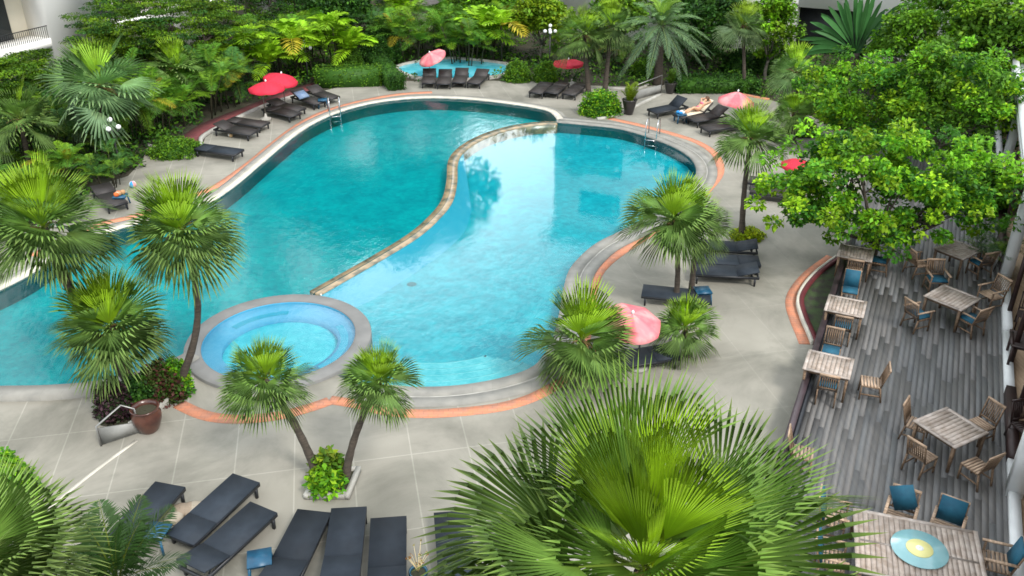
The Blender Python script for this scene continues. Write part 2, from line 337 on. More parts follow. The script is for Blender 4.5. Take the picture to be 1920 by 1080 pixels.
ang = lambda p: math.degrees(math.atan2(p.y - SC.y, p.x - SC.x)) % 360
aL = ang(main_out[-1]); aR = ang(right_out[-1]) ; aD = ang(div[-1])
# aL on the west of the ring (~180), aR on the south east (~290-360), aD north (~60)
a_dir = aD if aD < aL else aD - 360
main_poly = main_out + arc(aL, a_dir, MIDR) + div[::-1][0:-1]
aR_ = aR - 360 if aR > 180 else aR
right_poly = right_out + arc(aR_, a_dir, MIDR)[0:] + div[::-1][0:-1]
hole = main_out + arc(aL, aR if aR > aL else aR + 360, MIDR) + right_out[::-1]
def dd(L, e=.02):
    o = []
    for p in L:
        if not o or (p - o[-1]).length > e: o.append(p)
    if (o[0] - o[-1]).length < e: o.pop()
    return o
main_poly, right_poly, hole = dd(main_poly), dd(right_poly), dd(hole)
BIG = [Vector(p) for p in ((-400, -60), (400, -60), (400, 700), (-400, 700))]
tag(sheet(BIG, [hole], -.02).build('ground', M['soil']), kind='structure')
pave_px = [(-900, 1500), (2600, 1900), (3000, 900), (2100, 420), (1900, 330), (1700, 296), (1600, 266), (1560, 236), (1500, 205), (1440, 186), (1400, 176), (1310, 170), (1282, 164), (1250, 158), (1200, 163), (1100, 160), (1010, 152), (1002, 134), (985, 150), (960, 153), (900, 150), (800, 152), (742, 152), (700, 134), (675, 129), (690, 152), (640, 162), (600, 172), (555, 180), (500, 198), (450, 216), (420, 234), (385, 258), (380, 272), (357, 297), (310, 289), (275, 277), (268, 300), (240, 330), (190, 345), (120, 400), (0, 450), (-150, 520), (-500, 640), (-1000, 900)]
pave = [P(x, y).to_2d() for x, y in pave_px]
tag(sheet(pave, [hole], 0.0).build('pavement', M['paving']), kind='structure')
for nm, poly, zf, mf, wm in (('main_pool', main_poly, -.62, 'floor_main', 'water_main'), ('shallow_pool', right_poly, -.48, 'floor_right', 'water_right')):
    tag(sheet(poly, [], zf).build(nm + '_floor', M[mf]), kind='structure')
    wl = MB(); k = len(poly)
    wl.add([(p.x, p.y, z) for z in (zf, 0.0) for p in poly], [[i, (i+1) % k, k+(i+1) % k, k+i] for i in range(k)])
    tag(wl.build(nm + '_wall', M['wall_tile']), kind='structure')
    tag(sheet(poly, [], -.05).build(nm + '_water', M[wm]), kind='structure')
# spa
sp = MB(); n = 64
prof = [(SR, -.35), (SR, .08), (SR + .02, .10), (OUTR - .02, .10), (OUTR, .08), (OUTR, -.45)]
sp.lathe(prof, (SC.x, SC.y, 0), n, cap=False)
tag(sp.build('spa_ring', M['ring'], smooth=False), 'round grey stone rim of the small whirlpool between the two pools', 'pool rim')
fl = MB(); fl.lathe([(SR - .001, .1), (SR - .001, -.1), (SR - .55, -.1), (SR - .55, -.33), (0.01, -.33)], (SC.x, SC.y, 0), n, cap=False)
f1 = MB(); f1.lathe([(SR - .5, -.33), (.01, -.33)], (SC.x, SC.y, 0), n, cap=False)
tag(f1.build('spa_floor', M['spa_tile']), kind='structure')
st = MB(); st.lathe([(SR - .002, .07), (SR - .002, -.12), (SR - .5, -.12), (SR - .5, -.33)], (SC.x, SC.y, 0), n, cap=False)
tag(st.build('spa_seat', M['spa_seat']), kind='structure')
# paler step tread inside the spa seat
tb = MB()
for a0, a1 in ((95, 150), (-42, 35)):
    A = arc(a0, a1, SR - .2, 12); B = arc(a0, a1, SR - .42, 12); k = len(A)
    tb.add([(p.x, p.y, -.112) for p in A + B], [[i, i+1, k+i+1, k+i] for i in range(k-1)])
tag(tb.build('spa_tread', M['ledge_tile']), kind='structure')
ws = MB(); ws.lathe([(SR - .003, .0), (0.01, .0)], (SC.x, SC.y, .045), n, cap=False); tag(ws.build('spa_water', M['water_spa']), kind='structure')
# divider between the pools: mottled wet stone with thin water film
M['divider'] = mat('wet_divider_stone', (.33, .25, .15), .25, (.13, .125, .09), scale=2.6, detail=10, contrast=(.42, .62), bump=.2, spec=.7)
dv = band(div, -.22, .22, -.5, -.02).build('divider_wall', M['divider'])
tag(dv, 'curving low wet stone wall dividing the two pools', 'pool wall')
# pale blue ledge along the lower part of the divider, in the right pool
top_ = offset(div[22:], -.2) ; top2 = offset(div[22:], .2); cl = SC
low2 = [P(x, y).to_2d() for x, y in cat([Vector(q) for q in ((884, 372), (868, 415), (820, 458), (745, 508), (690, 540), (650, 556), (610, 564))], 8)]
side = top_ if (top_[len(top_)//2] - low2[len(low2)//2]).length < (top2[len(top2)//2] - low2[len(low2)//2]).length else top2
def resample(L, n):
    s = [0]
    for i in range(1, len(L)): s.append(s[-1] + (L[i]-L[i-1]).length)
    o = []
    for k in range(n):
        t = s[-1]*k/(n-1); j = max(i for i in range(len(L)) if s[i] <= t + 1e-9); j = min(j, len(L)-2); f = (t - s[j])/max(1e-9, s[j+1]-s[j]); o.append(L[j].lerp(L[j+1], f))
    return o
A_, B_ = resample(side, 30), resample(low2, 30); mb_ = MB(); vs = []; fs = []
for k in range(30):
    for q_ in range(6): p = A_[k].lerp(B_[k], q_/5); vs.append((p.x, p.y, -.055 - .42*(q_/5)**1.3))
for k in range(29):
    for q_ in range(5): i_ = k*6+q_; fs.append([i_, i_+1, i_+7, i_+6])
mb_.add(vs, fs); tag(mb_.build('ledge', M['ledge_tile'], smooth=True), kind='structure')
# curved entry steps at the near end of the right pool
seg = right_out[79:]
for i in range(4):
    inn = offset(seg, -(2.1 - i*.45)) if False else offset(seg, (.45 + .42*(3-i)))
    inn = [p for p in inn if (p - SC).length > MIDR]
    poly = dd(inn + seg[::-1]); zt_ = -.40 + .085*i
    q = sheet(poly, [], zt_); k = len(inn)
    q.add([(p.x, p.y, z) for z in (zt_, -.6) for p in inn], [[j, j+1, k+j+1, k+j] for j in range(k-1)])
    tag(q.build('pool_step', M['step_tile']), kind='structure')
    e_ = band(inn, 0, .05, zt_ + .002, zt_ + .006); tag(e_.build('step_edge', M['step_edge']), kind='structure')
dr_ = P(772, 533, -.475); q = MB(); q.lathe([(.16, 0), (.15, .006), (.01, .006)], n=16, cap=False); q = q.build('floor_drain', M['wall_tile'], loc=dr_); tag(q, 'small dark round drain on the floor of the shallow pool', 'drain')
# copings
lo_i = 5 * 22
tag(band(main_out[:lo_i], 0, .32, -.05, .035).build('pool_coping', M['coping_light']), kind='structure')
tag(band(main_out[:lo_i], .32, .55, -.05, .02).build('coping_apron', M['coping']), kind='structure')
tag(band(main_out[lo_i - 1:], 0, .48, -.05, .16).build('raised_coping', M['coping']), kind='structure')
tag(band(right_out[:-2], 0, -.42, -.05, .035).build('pool_coping', M['coping']), kind='structure')
tag(band(right_out[:-2], -.42, -.46, -.05, .033).build('coping_joint', M['kerb']), kind='structure')
tag(band(right_out[:-2], -.46, -.85, -.05, .03).build('coping_apron', M['coping']), kind='structure')
for strip in ([(810, 173), (740, 178), (660, 194), (600, 213), (550, 241), (500, 280), (460, 312), (400, 352), (330, 378), (250, 406), (180, 424), (60, 480)],
              [(1142, 222), (1200, 235), (1260, 251), (1310, 268), (1342, 291), (1350, 322), (1330, 352), (1290, 390), (1230, 432), (1175, 466), (1140, 492), (1120, 515), (1110, 545), (1104, 600), (1085, 665), (1050, 715), (1000, 745), (940, 763), (870, 772), (800, 776), (730, 772), (670, 758), (618, 750)],
              [(335, 758), (380, 778), (430, 786), (490, 784), (540, 776), (590, 762), (618, 752)]):
    c = pxc(strip, 5); tag(band(c, -.17, .17, 0, .012 if strip[0][0] != 335 else .016).build('terracotta_strip', M['terra']), kind='structure')
# red garden path behind the left loungers
rp = pxc([(355, 285), (372, 262), (400, 240), (440, 222), (490, 203), (545, 180), (600, 162), (640, 150)], 4)
tag(band(rp, -.9, .1, -.02, -.004).build('red_path', M['red_path']), kind='structure')
gk = pxc([(272, 274), (310, 287), (356, 297), (379, 272), (384, 257), (430, 231), (500, 199), (560, 180)], 4)
tag(band(gk, -.16, .0, -.02, .10).build('kerb', M['kerb']), kind='structure')
# children's paddling pool behind the four loungers
kp = dd(pxc([(748, 128), (790, 117), (840, 112), (900, 116), (950, 124), (946, 140), (905, 148), (850, 151), (800, 149), (765, 142)], 4, True))
tag(sheet(kp, [], .03).build('paddling_pool_water', mat('paddling_water', (.03, .38, .5), .15, (.15, .55, .65), scale=1.2)), kind='structure')
tag(band(kp, -.22, 0.0, -.02, .14, closed=True).build('paddling_pool_coping', M['kerb']), kind='structure')
# terraced kerb of the planting bed at the right back, and the ramp kerb
for c_, z in (([(1282, 164), (1330, 171), (1380, 177), (1440, 188)], .06),):
    tag(band(pxc(c_, 4), -.2, 0, -.02, z).build('terracotta_kerb', M['terra']), kind='structure')
tag(band(pxc([(1120, 224), (1160, 216), (1200, 196), (1238, 178)], 3), -.09, .09, 0, .09).build('kerb', M['kerb']), kind='structure')
tag(band(pxc([(1130, 165), (1190, 168), (1215, 160)], 3), -.06, .06, 0, .09).build('kerb', M['kerb']), kind='structure')
tag(band(pxc([(1520, 212), (1555, 232), (1600, 262)], 3), -.16, .16, 0, .1).build('terracotta_kerb', M['terra']), kind='structure')
# drain line across the near paving
dl = pxc([(60, 985), (110, 938), (180, 882), (256, 826)], 3)
tag(band(dl, -.045, .045, 0, .008).build('drain_line', M['coping_light']), kind='structure')
# bed at the deck corner: terracotta ring, white kerb, red inner wall, soil
bed = [(1566, 484), (1525, 515), (1500, 545), (1492, 570), (1500, 600), (1512, 628), (1519, 646)]
c = pxc(bed, 5)
tag(band(c, -.0, .30, 0, .014).build('terracotta_strip', M['terra']), kind='structure')
tag(band(c, -.08, 0, 0, .13).build('kerb', M['coping_light']), kind='structure')
tag(band(c, -.22, -.08, 0, .12).build('bed_wall', mat('bed_wall_red', (.12, .015, .02), .7)), kind='structure')
bp_ = offset(c, -.22); tag(sheet(dd(bp_), [], .05).build('flower_bed_soil', mat('bed_greenery', (.04, .07, .02), .9, (.03, .025, .02), scale=4, bump=.5)), kind='structure')

# ================================================================ TIMBER DECK
DL0 = P(1463, 866, .56).to_2d()                       # a point on the rail line
WL0 = P(1887, 940).to_2d()                       # a point on the wall line
wdt = (WL0 - DL0).dot(W)
print('deck width', wdt, 'wallpt', WL0, 'railpt', DL0)
DZ = .15
dk = MB(); r_ = random.Random(3)
x = 0.0
while x < wdt - .02:
    y = -9 + r_.uniform(-2, 0)
    while y < 27:
        L = r_.uniform(2.2, 4.2); g = r_.uniform(.97, 1.03); wm = r_.uniform(-.03, .05)
        c = UW(DL0, y + L/2, x + .065)
        dk.box((c.x, c.y, DZ - .02), (.134, L - .0015, .04), rz=-UA, col=(g*(1+wm), g, g*(1-wm*.7)))
        y += L
    x += .135
deck_m = mat('weathered_deck', (.096, .099, .102), .6, (.136, .132, .125), scale=2.2, detail=8, bump=.05, attr=True, stretch=(6, .5, 1, UA), contrast=(.25, .8), spec=.6)
deck = dk.build('deck', deck_m); tag(deck, kind='structure')
db = MB(); db.prism([UW(DL0, -9, 0), UW(DL0, -9, wdt), UW(DL0, 27, wdt), UW(DL0, 27, 0)][::1], .005, DZ - .045)
tag(db.build('deck_base', M['iron']), kind='structure')
# low dark rail along the pool side of the deck
rt = empty('deck_rail', (DL0.x, DL0.y, 0), 'long low dark brown rail along the pool side of the timber deck', 'railing')
M['rail'] = mat('rail_brown', (.06, .04, .047), .45, (.035, .025, .028), scale=4)
a = MB(); p0, p1 = U * -9, U * 13.2
a.bar((p0.x, p0.y, .54), (p1.x, p1.y, .54), .16, .05); a.build('top_rail', M['rail'], rt)
a = MB(); o_ = W*.13; a.bar((p0.x + o_.x, p0.y + o_.y, .34), (p1.x + o_.x, p1.y + o_.y, .34), .10, .36); a.build('rail_shadow_strip', M['black_frame'], rt)  # black strip added as the shadow gap between rail and deck
for i in range(12):
    q = U * (-8.6 + i*1.95); a = MB(); a.box((q.x, q.y, .25), (.08, .08, .46)); a.build('post', M['dark_wood'], rt)
# ================================================================ RESTAURANT (right)
rb = empty('restaurant', (WL0.x, WL0.y, 0), 'low white roofed restaurant with dark framed openings along the deck', 'building')
def loc(u, w_, z=0): v = U * u + W * w_; return (v.x, v.y, z)
far_u = (P(1893, 91, 3.2).to_2d() - WL0).dot(U)
rfw = (P(1893, 91, 3.2).to_2d() - WL0).dot(W)
print('far_u', far_u, rfw)
a = MB()
def slab(mb, u0, u1, w0, w1, z0, z1, m=0): mb.prism([loc(u0, w0), loc(u1, w0)[:3], loc(u1, w1), loc(u0, w1)][::-1], z0, z1, m)
slab(a, -9, far_u, rfw, rfw + 12, 3.1, 3.28); slab(a, -9, far_u, rfw, rfw + .25, 3.28, 3.42); a.build('roof', M['white'], rb)
a = MB(); slab(a, -9, far_u - .5, .2, 11.5, .01, .16); a.build('floor', mat('interior_boards', (.42, .30, .20), .5, (.32, .22, .14), scale=3, stretch=(8, 1, 1, UA)), rb)
a = MB(); slab(a, -9, far_u - .5, 7, 7.2, .16, 3.1); slab(a, far_u - .7, far_u - .5, .3, 7, .16, 3.1); a.build('wall', M['dark_wood'], rb)
us = [-9, -4.2, 1.2, 4.15, 7.3, 11.0, 17.5, far_u - .6]
for i in range(len(us) - 1):
    a = MB(); slab(a, us[i] + .02, us[i+1] - .02, -.02, .20, .10, .42 if i % 2 == 0 else .3); a.build('sill', M['dark_wood'] if i in (2, 5) else M['white'], rb)
for u in (-4.0, .15, 10.9, 19.8):
    a = MB(); slab(a, u - .17, u + .17, -.06, .26, .1, 3.1)
    cl = a.build('column', M['white'], rb)
    if u == 19.8: a = MB(); slab(a, u - .10, u + .10, -.07, -.06, 1.95, 2.2); a.build('blue_notice', mat('blue_notice', (.01, .05, .4), .4), cl)
for u in (2.6, 5.6, 8.3, 12.2, 14.6, 17.2, 21.5):
    a = MB(); slab(a, u - .05, u + .05, .08, .2, .3, 2.3 if u > 12 else 3.1); a.build('window_post', M['dark_wood'], rb)
# ================================================================ HOTEL BUILDINGS
def pd(px, py, d): r = ray(px, py); k = d / F; return Vector((r.x * k, r.y * k, H + r.z * k))
hb = pd(92, 60, 47.0)
hl = empty('hotel_building', (hb.x, hb.y, 0), 'tall white hotel wing with iron balconies at the top left', 'building')
a = MB(); HT = 22
nb = 8; bw = 8.2; z0 = hb.z - 7.1
zs = [hb.z - .55 + 3.3*i for i in range(-3, 12)]
# facade wall set back, with white piers and floor bands standing proud
slab(a, -14, 48, -9, -1.6, -.02, HT); a.build('wall', M['cream'], hl)
for z in zs:
    if z < .3 or z > HT - 1: continue
    b = MB(); slab(b, -14, 48, -1.59, 0, z - .22, z + .22); b.build('floor_band', M['facade'], hl)
for i in range(-1, 5):
    u0 = i * 8.6
    b = MB(); slab(b, u0 + .0, u0 + 3.2, -1.58, .1, -.02, HT); b.build('pier', M['facade'], hl)
    for z in zs:
        if z < .3 or z > HT - 3.5: continue
        g = MB(); slab(g, u0 - 4.6, u0 - 1.0, -1.6, -1.54, z + .23, z + 2.4); gg = g.build('glazing', M['dark_glass'], hl)
        g = MB(); slab(g, u0 - 2.85, u0 - 2.78, -1.53, -1.50, z + .23, z + 2.5); g.build('mullion', M['white'], gg)
        g = MB(); slab(g, u0 - 5.38, u0 - .02, -.06, -.03, z + .86, z + .90)
        for k in range(46): uu = u0 - 5.35 + k*.117; slab(g, uu, uu + .022, -.055, -.035, z + .23, z + .86)
        if z < 12: g.build('balcony_rail', M['iron'], hl)
b = MB(); slab(b, -14, 48, -9.3, .4, HT, HT + .8); b.build('roof', M['facade'], hl)
hr_ = Vector((3.04, 60.0))
hr = empty('hotel_annex', (hr_.x, hr_.y, 0), 'cream hotel block with a dark garage opening behind the right hand palms', 'building')
pg = PY(1527, 20, hr_.y - 19.5*W.x*0)  # opening centre, projected on the facade line below
# facade runs along W from hr_; build wall with opening
def wx(px, py):
    r = ray(px, py); # intersect with the vertical plane through hr_ along W
    t = (hr_.x * U.x + hr_.y * U.y) / (r.x * U.x + r.y * U.y); p = Vector((r.x*t, r.y*t, H + r.z*t)); return (p.to_2d() - hr_).dot(W), p.z
oa, za = wx(1496, 13); ob, zb = wx(1575, 45)
print('annex opening', oa, za, ob, zb)
a = MB()
slab(a, 0, 9, 0, oa, -.02, 14.5); slab(a, 0, 9, ob + 1.6, 60, -.02, 14.5); slab(a, 0, 9, oa, ob + 1.6, za, 14.5); a.build('wall', M['facade'], hr)
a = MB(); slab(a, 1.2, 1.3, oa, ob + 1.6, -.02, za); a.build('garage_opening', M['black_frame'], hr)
for zf in (4.4, 7.6, 10.8):
    for k in range(9):
        a = MB(); slab(a, -.04, .02, 2 + k*6, 5 + k*6, zf, zf + 1.9); a.build('window', M['dark_glass'], hr)
a = MB(); slab(a, -.5, 9.3, -.5, 60, 14.5, 15.0); a.build('roof', M['facade'], hr)
# grey shingled pavilion roof behind the trunks
pv = PY(715, 22, 63); gv = empty('garden_pavilion', (pv.x, pv.y, 0), 'grey shingled pavilion roof behind the tall tree trunks', 'pavilion', rz=-.3)
M['shingle'] = mat('grey_shingle', (.25, .24, .23), .85, (.17, .16, .155), scale=3, stretch=(1, 6, 6), bump=.3)
a = MB(); zt = 4.2; a.add([(-5, -3, 1.9), (5, -3, 1.9), (5, 3, 1.9), (-5, 3, 1.9), (-2.5, 0, zt), (2.5, 0, zt)], [[0, 1, 5, 4], [1, 2, 5], [2, 3, 4, 5], [3, 0, 4], [3, 2, 1, 0]]); a.build('roof', M['shingle'], gv)
a = MB(); a.box((0, 0, .95), (8.4, 4.6, 1.89)); a.build('wall', M['cream'], gv)
pv = PY(1175, 8, 64); gv2 = copy_tree(gv, 'pale shingled pavilion roof showing above the date palm'); gv2.location = (pv.x, pv.y, 0)
# ================================================================ PLANTS
def rotm(az, el):
    """columns: side, outward, up, for a leaf leaving at azimuth az and elevation el"""
    o = np.array([math.cos(az)*math.cos(el), math.sin(az)*math.cos(el), math.sin(el)])
    s = np.array([math.sin(az), -math.cos(az), 0.0]); n = np.cross(s, o)
    return s, o, n
YOUNG, MID, OLD = np.array((.27, .46, .012)), np.array((.135, .275, .04)), np.array((.17, .27, .085))
def fan_leaf(mb, org, az, el, pet, Rr, nseg, spread, fold, droop, col, r, fine=False, tilt=0.0, cup=.22):
    s, o, n = rotm(az, el)
    if tilt:
        c_, s_ = math.cos(tilt), math.sin(tilt); s, n = s*c_ + n*s_, n*c_ - s*s_
    org = np.array(org); hub = org + o*pet + np.array((0, 0, -.06*pet))
    pc = col*.9 + np.array((.06, .05, .0))
    wv = .012 + .008*pet
    mb.add([org - s*wv, org + s*wv, hub + s*wv*.6, hub - s*wv*.6, org + n*wv, hub + n*wv*.5], [[0, 1, 2, 3], [0, 4, 5, 3], [1, 4, 5, 2]], 0, pc)
    cf, sf = math.cos(fold), math.sin(fold); o2 = o*cf - n*sf; n2 = n*cf + o*sf
    R1 = Rr * .28
    ea = np.linspace(-spread/2, spread/2, nseg+1); am = (ea[:-1] + ea[1:])/2; da = ea[1]-ea[0]
    Lf = Rr * (.74 + .26*np.cos(am*.62)) * (1 + rng.uniform(-.06, .06, nseg))
    def pt(a, rr, lift=0, dz=1.0):
        a = np.asarray(a)[:, None]; rr = np.asarray(rr)[:, None] if np.ndim(rr) else rr
        q = rr / Rr
        p = hub + (np.sin(a)*s + np.cos(a)*o2)*rr
        return p + n2*(lift - .0*q) + np.array((0, 0, -1.0))*(droop*dz*q*q*Rr) + n2*(cup*np.sin(np.abs(a)*.5)*rr)
    L1, R1p = pt(ea[:-1], R1), pt(ea[1:], R1)
    m1 = pt(am, R1*1.02, lift=R1*da*.2)
    r2 = Lf*.76; h = da*R1*.74/ r2
    jit = rng.uniform(-.4, .4, nseg)*da*.5
    L2, R2p = pt(am - h + jit, r2, dz=1.15), pt(am + h + jit, r2, dz=1.15); m2 = pt(am + jit, r2, lift=R1*da*.1, dz=1.15)
    tip = pt(am + jit*1.6, Lf, dz=1.7)
    k = nseg; V = np.concatenate([hub[None], L1, R1p, m1, L2, R2p, m2, tip]); i = np.arange(k)
    iL1, iR1, iM1, iL2, iR2, iM2, iT = (1 + i + j*k for j in range(7)); z = np.zeros(k, int)
    F3 = np.stack([np.concatenate([z, z, iL2, iM2]), np.concatenate([iL1, iM1, iM2, iR2]), np.concatenate([iM1, iR1, iT, iT])], 1)
    F4 = np.stack([np.concatenate([iL1, iM1]), np.concatenate([iL2, iM2]), np.concatenate([iM2, iR2]), np.concatenate([iM1, iR1])], 1)
    cv = np.tile(col, (len(V), 1)); sh = rng.uniform(.82, 1.18, k)
    for j in range(7): cv[1+j*k:1+(j+1)*k] *= sh[:, None]
    cv[1+6*k:] = cv[1+6*k:]*.75 + np.array((.07, .065, .01))
    cv[0] = col*.9 + np.array((.04, .04, 0))
    mb.add(V, [F3, F4], 0, cv)
def fan_crown(Rc, nleaf=40, nseg=15, seed=0, bright=1.0, young=.22, stiff=0, tint=None, spread=1.8, elmin=-28, petf=.36, blf=.70, ymul=1.25, tl=.7, ys=(.32, .4)):
    """crown of radius Rc centred on the trunk top"""
    r = random.Random(seed); mb = MB()
    for i in range(nleaf):
        t = (i + .5)/nleaf; az = i*2.39996 + r.uniform(-.25, .25)
        el = R(84 - (84 - elmin)*t**.92 + r.uniform(-9, 9))
        pet = Rc*petf*(.45 + .6*t)*r.uniform(.35, 1.25); bl = Rc*blf*r.uniform(.82, 1.1)*(ymul if t < .2 else 1)
        fold = R(2 + 18*t + r.uniform(-12, 14)); dr = (.03 + .14*t)*(1-stiff)
        if t < young: c = YOUNG*(1 - t/young*.35) + MID*(t/young*.35)
        else: k = (t-young)/(1-young); c = MID*(1-k) + OLD*k
        c = c*bright*r.uniform(.68, 1.35)
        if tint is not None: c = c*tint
        sp_ = spread*(ys[0] + ys[1]*min(1, t/.26)) if t < .26 else spread*r.uniform(.8, 1.08)
        fan_leaf(mb, (0, 0, r.uniform(-.06, .05)*Rc), az, el, pet, bl, nseg, sp_, fold, dr, c, r, tilt=r.uniform(-tl, tl), cup=r.uniform(-.1, .5))
    for i in range(9):   # dry leaf bases and flower stalks
        az = r.uniform(0, 6.28); el = R(r.uniform(-50, 30)); s, o, n = rotm(az, el)
        p = o*Rc*r.uniform(.25, .5); mb.tube([(0, 0, 0), tuple(p*.5), tuple(p + np.array((0, 0, -.1*Rc)))], [.02*Rc, .014*Rc, .004*Rc], 4, col=(.24, .17, .07))
    return mb
TRUNKC = (1, 1, 1)
def trunk(mb, base, top, r0, r1, bend=(0, 0, 0), n=14, rings=True, ns=9):
    base, top, bend = Vector(base), Vector(top), Vector(bend); pts = []; rad = []
    for i in range(n+1):
        t = i/n; pts.append(base.lerp(top, t) + bend*math.sin(math.pi*t)); rad.append((r0*(1-t) + r1*t)*(1 + (.05*(-1)**i if rings else 0)) + (r0*.35*(1-t)**7))
    mb.tube(pts, rad, ns)
CROWNS = {}
def palm(bpx, cpx, rpx, label, name='fan_palm', bend=0, group='fan palms round the pool', kind='fan', r0=.11, bz=0, seed=0, Y=None, **kw):
    b = P(bpx[0], bpx[1], bz)
    t = PY(cpx[0], cpx[1], b.y if Y is None else Y); Rc = rpx*depth(t)/F
    o = empty(name, b, label, 'palm tree', group)
    a = MB(); trunk(a, (0, 0, -.05), t - b, r0, r0*.72, (bend, 0, 0)); a.build('trunk', M['trunk'], o, smooth=True)
    if kind == 'fan': mb = fan_crown(Rc, seed=seed, **kw)
    else: mb = feather_crown(Rc, seed=seed, **kw)
    mb.build('crown', M['palm_leaf'], o, loc=t - b)
    return o
def frond(mb, org, az, el, L, npair, ll, wd, arch, col, r, up=.25, leaflet_droop=.3):
    """pinnate frond: an arching rachis with a leaflet pair at each step"""
    s, o, n = rotm(az, el); org = np.array(org); t = np.linspace(0, 1, npair+1)
    horiz = np.array([math.cos(az), math.sin(az), 0.0])
    base = org + np.outer(t*L, o) + np.outer(-arch*L*t**2, np.array((0, 0, 1.0))) + np.outer(arch*.18*L*t**2, horiz)
    tg = np.gradient(base, axis=0); tg /= np.linalg.norm(tg, axis=1)[:, None]; nn = np.cross(np.tile(s, (npair+1, 1)), tg)
    wr = .012*L*(1-t*.85)[:, None]
    V = np.concatenate([base - s*wr, base + s*wr]); k = npair+1; i = np.arange(npair)
    mb.add(V, np.stack([i, i+1, k+i+1, k+i], 1), 0, col*.9 + np.array((.07, .06, .0)))
    st = max(1, int(npair*.14)); j = np.arange(st, npair+1); q = t[j]
    prof = np.sin(np.pi*np.clip(q*.93+.10, 0, 1))**.6*ll*L
    for sg in (-1, 1):
        b = base[j]; dirv = sg*s*.85 + tg[j]*(.45 + .5*q)[:, None] + nn[j]*up + rng.normal(0, .07, (len(j), 3)); dirv /= np.linalg.norm(dirv, axis=1)[:, None]
        mid = b + dirv*(prof*.5)[:, None] + np.array((0, 0, -1.0))*(prof*leaflet_droop*.25)[:, None]
        tip = b + dirv*(prof)[:, None] + np.array((0, 0, -1.0))*(prof*leaflet_droop)[:, None]
        wv = tg[j]*(wd*L*.5)
        V = np.concatenate([b, mid - wv, mid + wv, tip]); m = len(j); i = np.arange(m)
        cv = np.tile(col, (4*m, 1))*np.tile(rng.uniform(.8, 1.2, m), 4)[:, None]
        mb.add(V, np.stack([i, m+i, 3*m+i, 2*m+i], 1), 0, cv)
def feather_crown(Rc, seed=0, nleaf=36, npair=30, bright=1.0, tint=None, ll=.26, wd=.022, elmin=-35, arch=.45, young=.2, up=.25):
    r = random.Random(seed); mb = MB()
    for i in range(nleaf):
        t = (i+.5)/nleaf; az = i*2.39996 + r.uniform(-.2, .2); el = R(82 - (82-elmin)*t + r.uniform(-7, 7))
        c = (YOUNG*.6+MID*.4 if t < young else MID*(1-t) + OLD*t)*bright*r.uniform(.8, 1.2)
        if tint is not None: c = c*tint
        frond(mb, (0, 0, 0), az, el, Rc*r.uniform(.85, 1.1), npair, ll, wd, arch*r.uniform(.7, 1.2), c, r, up=up)
    return mb
def clump_mesh(h, seed, nst=9, nf=7, npair=28, col=(.07, .17, .02), ll=.3, wd=.024, spread=.5, dry=.02, arch=.55):
    """clump of cane stems each with a head of feather fronds; returns stems, fronds"""
    r = random.Random(seed); A, B = MB(), MB(); col = np.array(col)
    for k in range(nst):
        a = r.uniform(0, 6.28); d = spread*math.sqrt(r.random())*h*.5; hh = h*r.uniform(.25, .62)
        lean = r.uniform(.1, .35)*hh; top = (math.cos(a)*(d+lean), math.sin(a)*(d+lean), hh)
        A.tube([(math.cos(a)*d, math.sin(a)*d, 0), (math.cos(a)*(d+lean*.3), math.sin(a)*(d+lean*.3), hh*.5), top], [.035, .03, .025], 5, col=(.5, .6, .3))
        for i in range(nf):
            c = col*r.uniform(.65, 1.45)
            if r.random() < dry: c = np.array((.36, .30, .02))*r.uniform(.7, 1.2)
            elif r.random() < .35: c = c*.6 + YOUNG*.45
            frond(B, top, a + i*2.4 + r.uniform(-.4, .4), R(r.uniform(20, 82)), h*r.uniform(.38, .55), npair, ll, wd, r.uniform(.6, 1.3)*arch, c, r)
    return A, B
PROTO = {}
def clump(px, py, h, label, seed=0, sc=None, z=0, **kw):
    """px,py: foot of the clump in the picture; h in metres"""
    key = tuple(sorted(kw.items())) + (seed,)
    b = P(px, py, z)
    if key not in PROTO:
        o = empty('areca_palm', b, label, 'palm tree', 'palm clumps in the garden behind the pool')
        A, B = clump_mesh(1.0*3, seed, **kw); A.build('stems', M['trunk'], o); B.build('fronds', M['palm_leaf'], o); PROTO[key] = o
    else: o = copy_tree(PROTO[key], label)
    o.location = b; o.scale = [h/3]*3; o.rotation_euler = (0, 0, random.uniform(0, 6.28)); o['label'] = label
    return o
